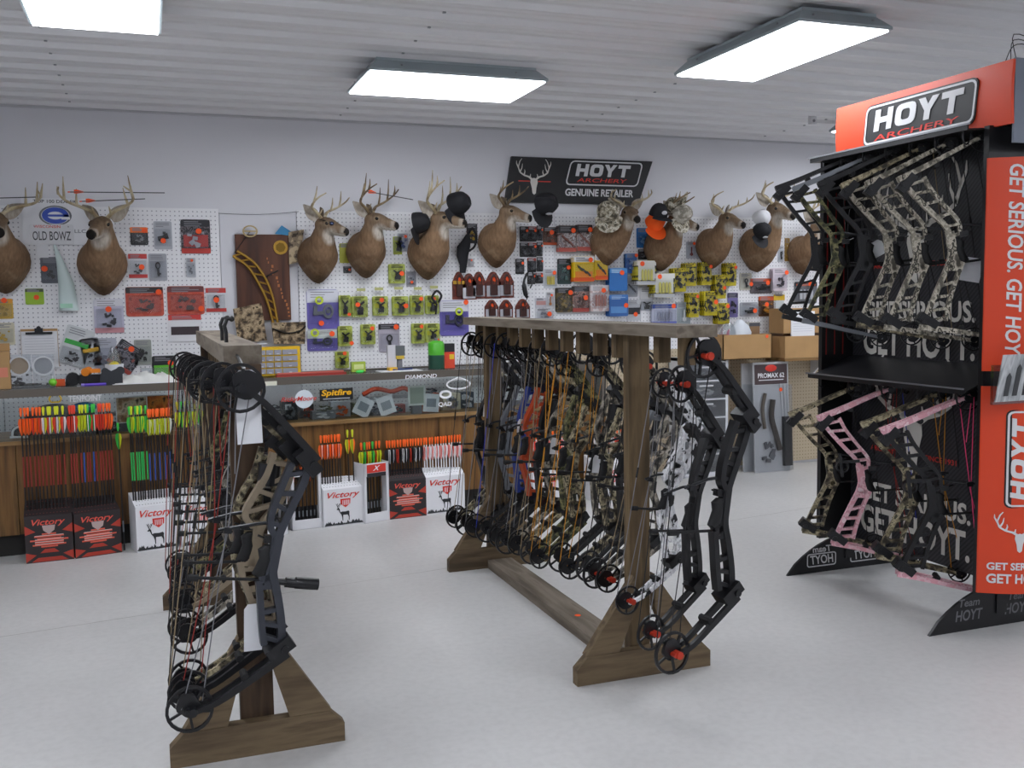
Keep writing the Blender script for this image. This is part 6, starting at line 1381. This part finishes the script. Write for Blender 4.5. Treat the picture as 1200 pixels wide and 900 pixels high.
# ------------------------------------------------------------------ right corner: drawers, boxes, bow kit
WP = mat('white_plastic', '#d9dbe0', .4); SMOKE = clear_mat('smoky_drawer', '#dfe3e6', .16, .2)
YD = 6.03
a, b = ony(800, 545, YD), ony(853, 545, YD); w_ = b.x-a.x
t = thing('drawer_tower', 'white plastic drawer tower under a cardboard box', 'drawers', (a.x, YD, 0)); H_ = .84
put('frame', MB().bx(0, .02, -.0, .2, 0, H_).bx(w_-.02, w_, 0, .2, 0, H_).bx(0, w_, 0, .2, H_-.02, H_).bx(0, w_, .19, .2, 0, H_).bx(0, w_, 0, .2, 0, .03), t, WP)
for k in range(6):
    z0 = .035+k*(H_-.06)/6; z1 = z0+(H_-.06)/6-.015
    put('shelf_rail', MB().bx(.02, w_-.02, 0, .19, z1+.002, z1+.013), t, WP)
    d_ = put('drawer', MB().bx(.024, w_-.024, -.004, .18, z0, z1), t, SMOKE); put('pull', MB().bx(w_*.35, w_*.65, -.014, -.004, z1-.03, z1-.02), d_, WP); put('contents', product('parts', k), d_, C(('#a5a8ac', '#c5c5c9', '#77777c')[k % 3]), (w_/2, .08, z0+.045), None, (w_*.7, .08, .07))
t = thing('cardboard_box', 'open cardboard box of bagged goods on the drawer tower', 'box', ony(876, 421, 5.99)); hz = (ony(876, 392, 5.99)-ony(876, 421, 5.99)).z; wb = (ony(905, 421, 5.99)-ony(848, 421, 5.99)).x
put('walls', MB().bx(-wb/2, wb/2, 0, .006, 0, hz).bx(-wb/2, wb/2, .17, .176, 0, hz).bx(-wb/2, -wb/2+.006, 0, .176, 0, hz).bx(wb/2-.006, wb/2, 0, .176, 0, hz).bx(-wb/2, wb/2, 0, .176, 0, .006), t, CARD); put('price_sticker', MB().disc((wb*.4, -.001, hz*.9), .012, .002, 'y', 10), t, ORANGE_TAG)
bc = V(t.location)
for dx, c_, lb, s in ((-.11, BAGP, 'clear crumpled bag in the open cardboard box', 1.0), (-.02, C('#dadfe6'), 'white crumpled bag in the open cardboard box', 1.1), (.05, C('#3550b8'), 'blue bag in the open cardboard box', .7), (-.06, C('#e87a9a'), 'pink bag in the open cardboard box', .6)):
    m = MB(); q = random.Random(int(dx*100)); R_ = [[V((r*cos(2*pi*i/12)*q.uniform(.75, 1.2), .7*r*sin(2*pi*i/12)*q.uniform(.75, 1.2), z)) for i in range(12)] for z, r in ((.0, .04), (.05, .07), (.1, .07), (.15, .055), (.19, .02))]
    o = put('goods_bag', m.loft(R_), None, c_, bc+V((dx, .07+(.04 if s < .8 else 0), .09 if s > .8 else .12))); o.scale = (s, s, s*.9); tag(o, lb, 'bag')
t = thing('white_carton', 'brown topped white carton standing in the open cardboard box', 'box', bc+V((.09, .08, .06))); put('box', MB().bx(-.045, .045, -.03, .03, 0, .2), t, C('#d5d0c8')); put('top', MB().bx(-.042, .042, -.0312, -.03, .05, .17), t, C('#8a6a4a')); put('band', MB().bx(-.045, .045, -.032, -.03, .17, .195), t, C('#4b4b50'))
# long blister bow kit leaning against the wall
a, b, c_, d_ = ony(887, 553, 5.98), ony(928, 549, 5.98), ony(921, 422, 5.98), ony(882, 424, 5.98)
w_, h_ = b.x-a.x, c_.z-a.z
t = thing('bow_kit', 'long clear bow kit with dark red header leaning by the drawers', 'package', ((a.x+b.x)/2, 6.0, 0), (-.05, 0, 0))
put('card', MB().bx(-w_/2, w_/2, .0, .012, 0, h_), t, mat('kit_card', '#b9babd', .4)); put('header', MB().bx(-w_*.46, w_*.46, -.003, 0, h_*.8, h_*.98), t, C('#4a3b3d')); put('emblem', MB().ell((0, -.004, h_*.945), (.05, .004, .025), 12, 6), t, RED)
put('lettering', text_mesh('PROMAX 62', w_*.75, .035, .02), t, WHITE, (0, -.0035, h_*.88)); put('tagline', MB().bx(-w_*.35, w_*.35, -.0045, -.003, h_*.835, h_*.842), t, WHITE)
put('limb', MB().tube(curve_pts([V((-.06, -.015, h_*.72)), V((-.085, -.015, h_*.58)), V((-.07, -.015, h_*.4))], 5), .013, 8), t, C('#5d5348')); put('handle', MB().tube(curve_pts([V((.0, -.02, h_*.66)), V((-.015, -.02, h_*.5)), V((.02, -.02, h_*.34)), V((.05, -.02, h_*.2))], 5), .02, 8), t, C('#3a332d'))
put('quiver', MB().bx(.085, .15, -.03, 0, h_*.05, h_*.5), t, BLACK)
for k in range(3): put('kit_arrow', MB().tube([V((.09+.025*k, -.012, h_*.5)), V((.075+.03*k, -.012, h_*.8))], .004, 5), t, C('#c9c9cc'))
put('accessories', product('parts', 1), t, C('#55565b'), (-.04, -.0, h_*.2), None, (.16, .03, .2)); put('clear_cover', MB().bx(-w_*.49, w_*.49, -.045, -.001, .01, h_*.79), t, BLISTER); put('price_sticker', MB().disc((.05, -.047, h_*.75), .014, .002, 'y', 10), t, ORANGE_TAG)
t = thing('bow_kit', 'second bow kit pack standing edge on behind the first', 'package', ((a.x+b.x)/2-.05, 6.07, 0), (-.05, 0, 0)); put('card', MB().bx(-w_/2, w_/2, .0, .012, 0, h_*.99), t, mat('kit_card', '#b9babd', .4)); put('clear_cover', MB().bx(-w_*.49, w_*.49, -.03, -.001, .01, h_*.8), t, BLISTER)
# cardboard pieces with a white notice beside the stand
a, b = ony(920, 420, 5.98), ony(957, 361, 5.98); w_, h_ = .34, b.z-a.z
t = thing('cardboard_box', 'cardboard box with a white notice taped on, beside the stand', 'box', (a.x, 5.98, a.z-.0))
put('front', MB().bx(0, w_, 0, .2, 0, h_*.44), t, CARD); put('upper', MB().bx(0, w_, .02, .2, h_*.5, h_), t, CARD); put('slot', MB().bx(.01, w_-.01, .05, .2, h_*.44, h_*.5), t, C('#5a3c22')); pn = put('notice', MB().bx(.06, .26, .012, .02, h_*.42, h_*.94), t, PAPER)
m = MB(); [m.bx(.075, .24, .011, .012, h_*(.84-.05*k)-.001, h_*(.84-.05*k)+.001) for k in range(7)]; put('notice_lines', m, pn, C('#b4b8c0'))
t = thing('storage_shelf', 'short wooden wall shelf carrying the cardboard box with the notice', 'shelf', (a.x, 5.98, 0)); put('top_board', MB().bx(.0, .5, .0, .24, a.z-.022, a.z-.002), t, LEDGE); 
for x_ in (.05, .4):
    m = MB(); m.prism([(.245, a.z-.022), (.06, a.z-.022), (.245, a.z-.16)], x_, x_+.015, lambda u, v, q: V((q, u, v))); put('bracket', m, t, WP)
# orange dots fallen on the rail of the second rack
tag(put('price_sticker', MB().disc((onz(677, 721, .041).x, onz(677, 721, .041).y, .0412), .012, .0012, 'z', 12), None, ORANGE_TAG), 'orange price sticker stuck on the floor rail of the rack', 'sticker')
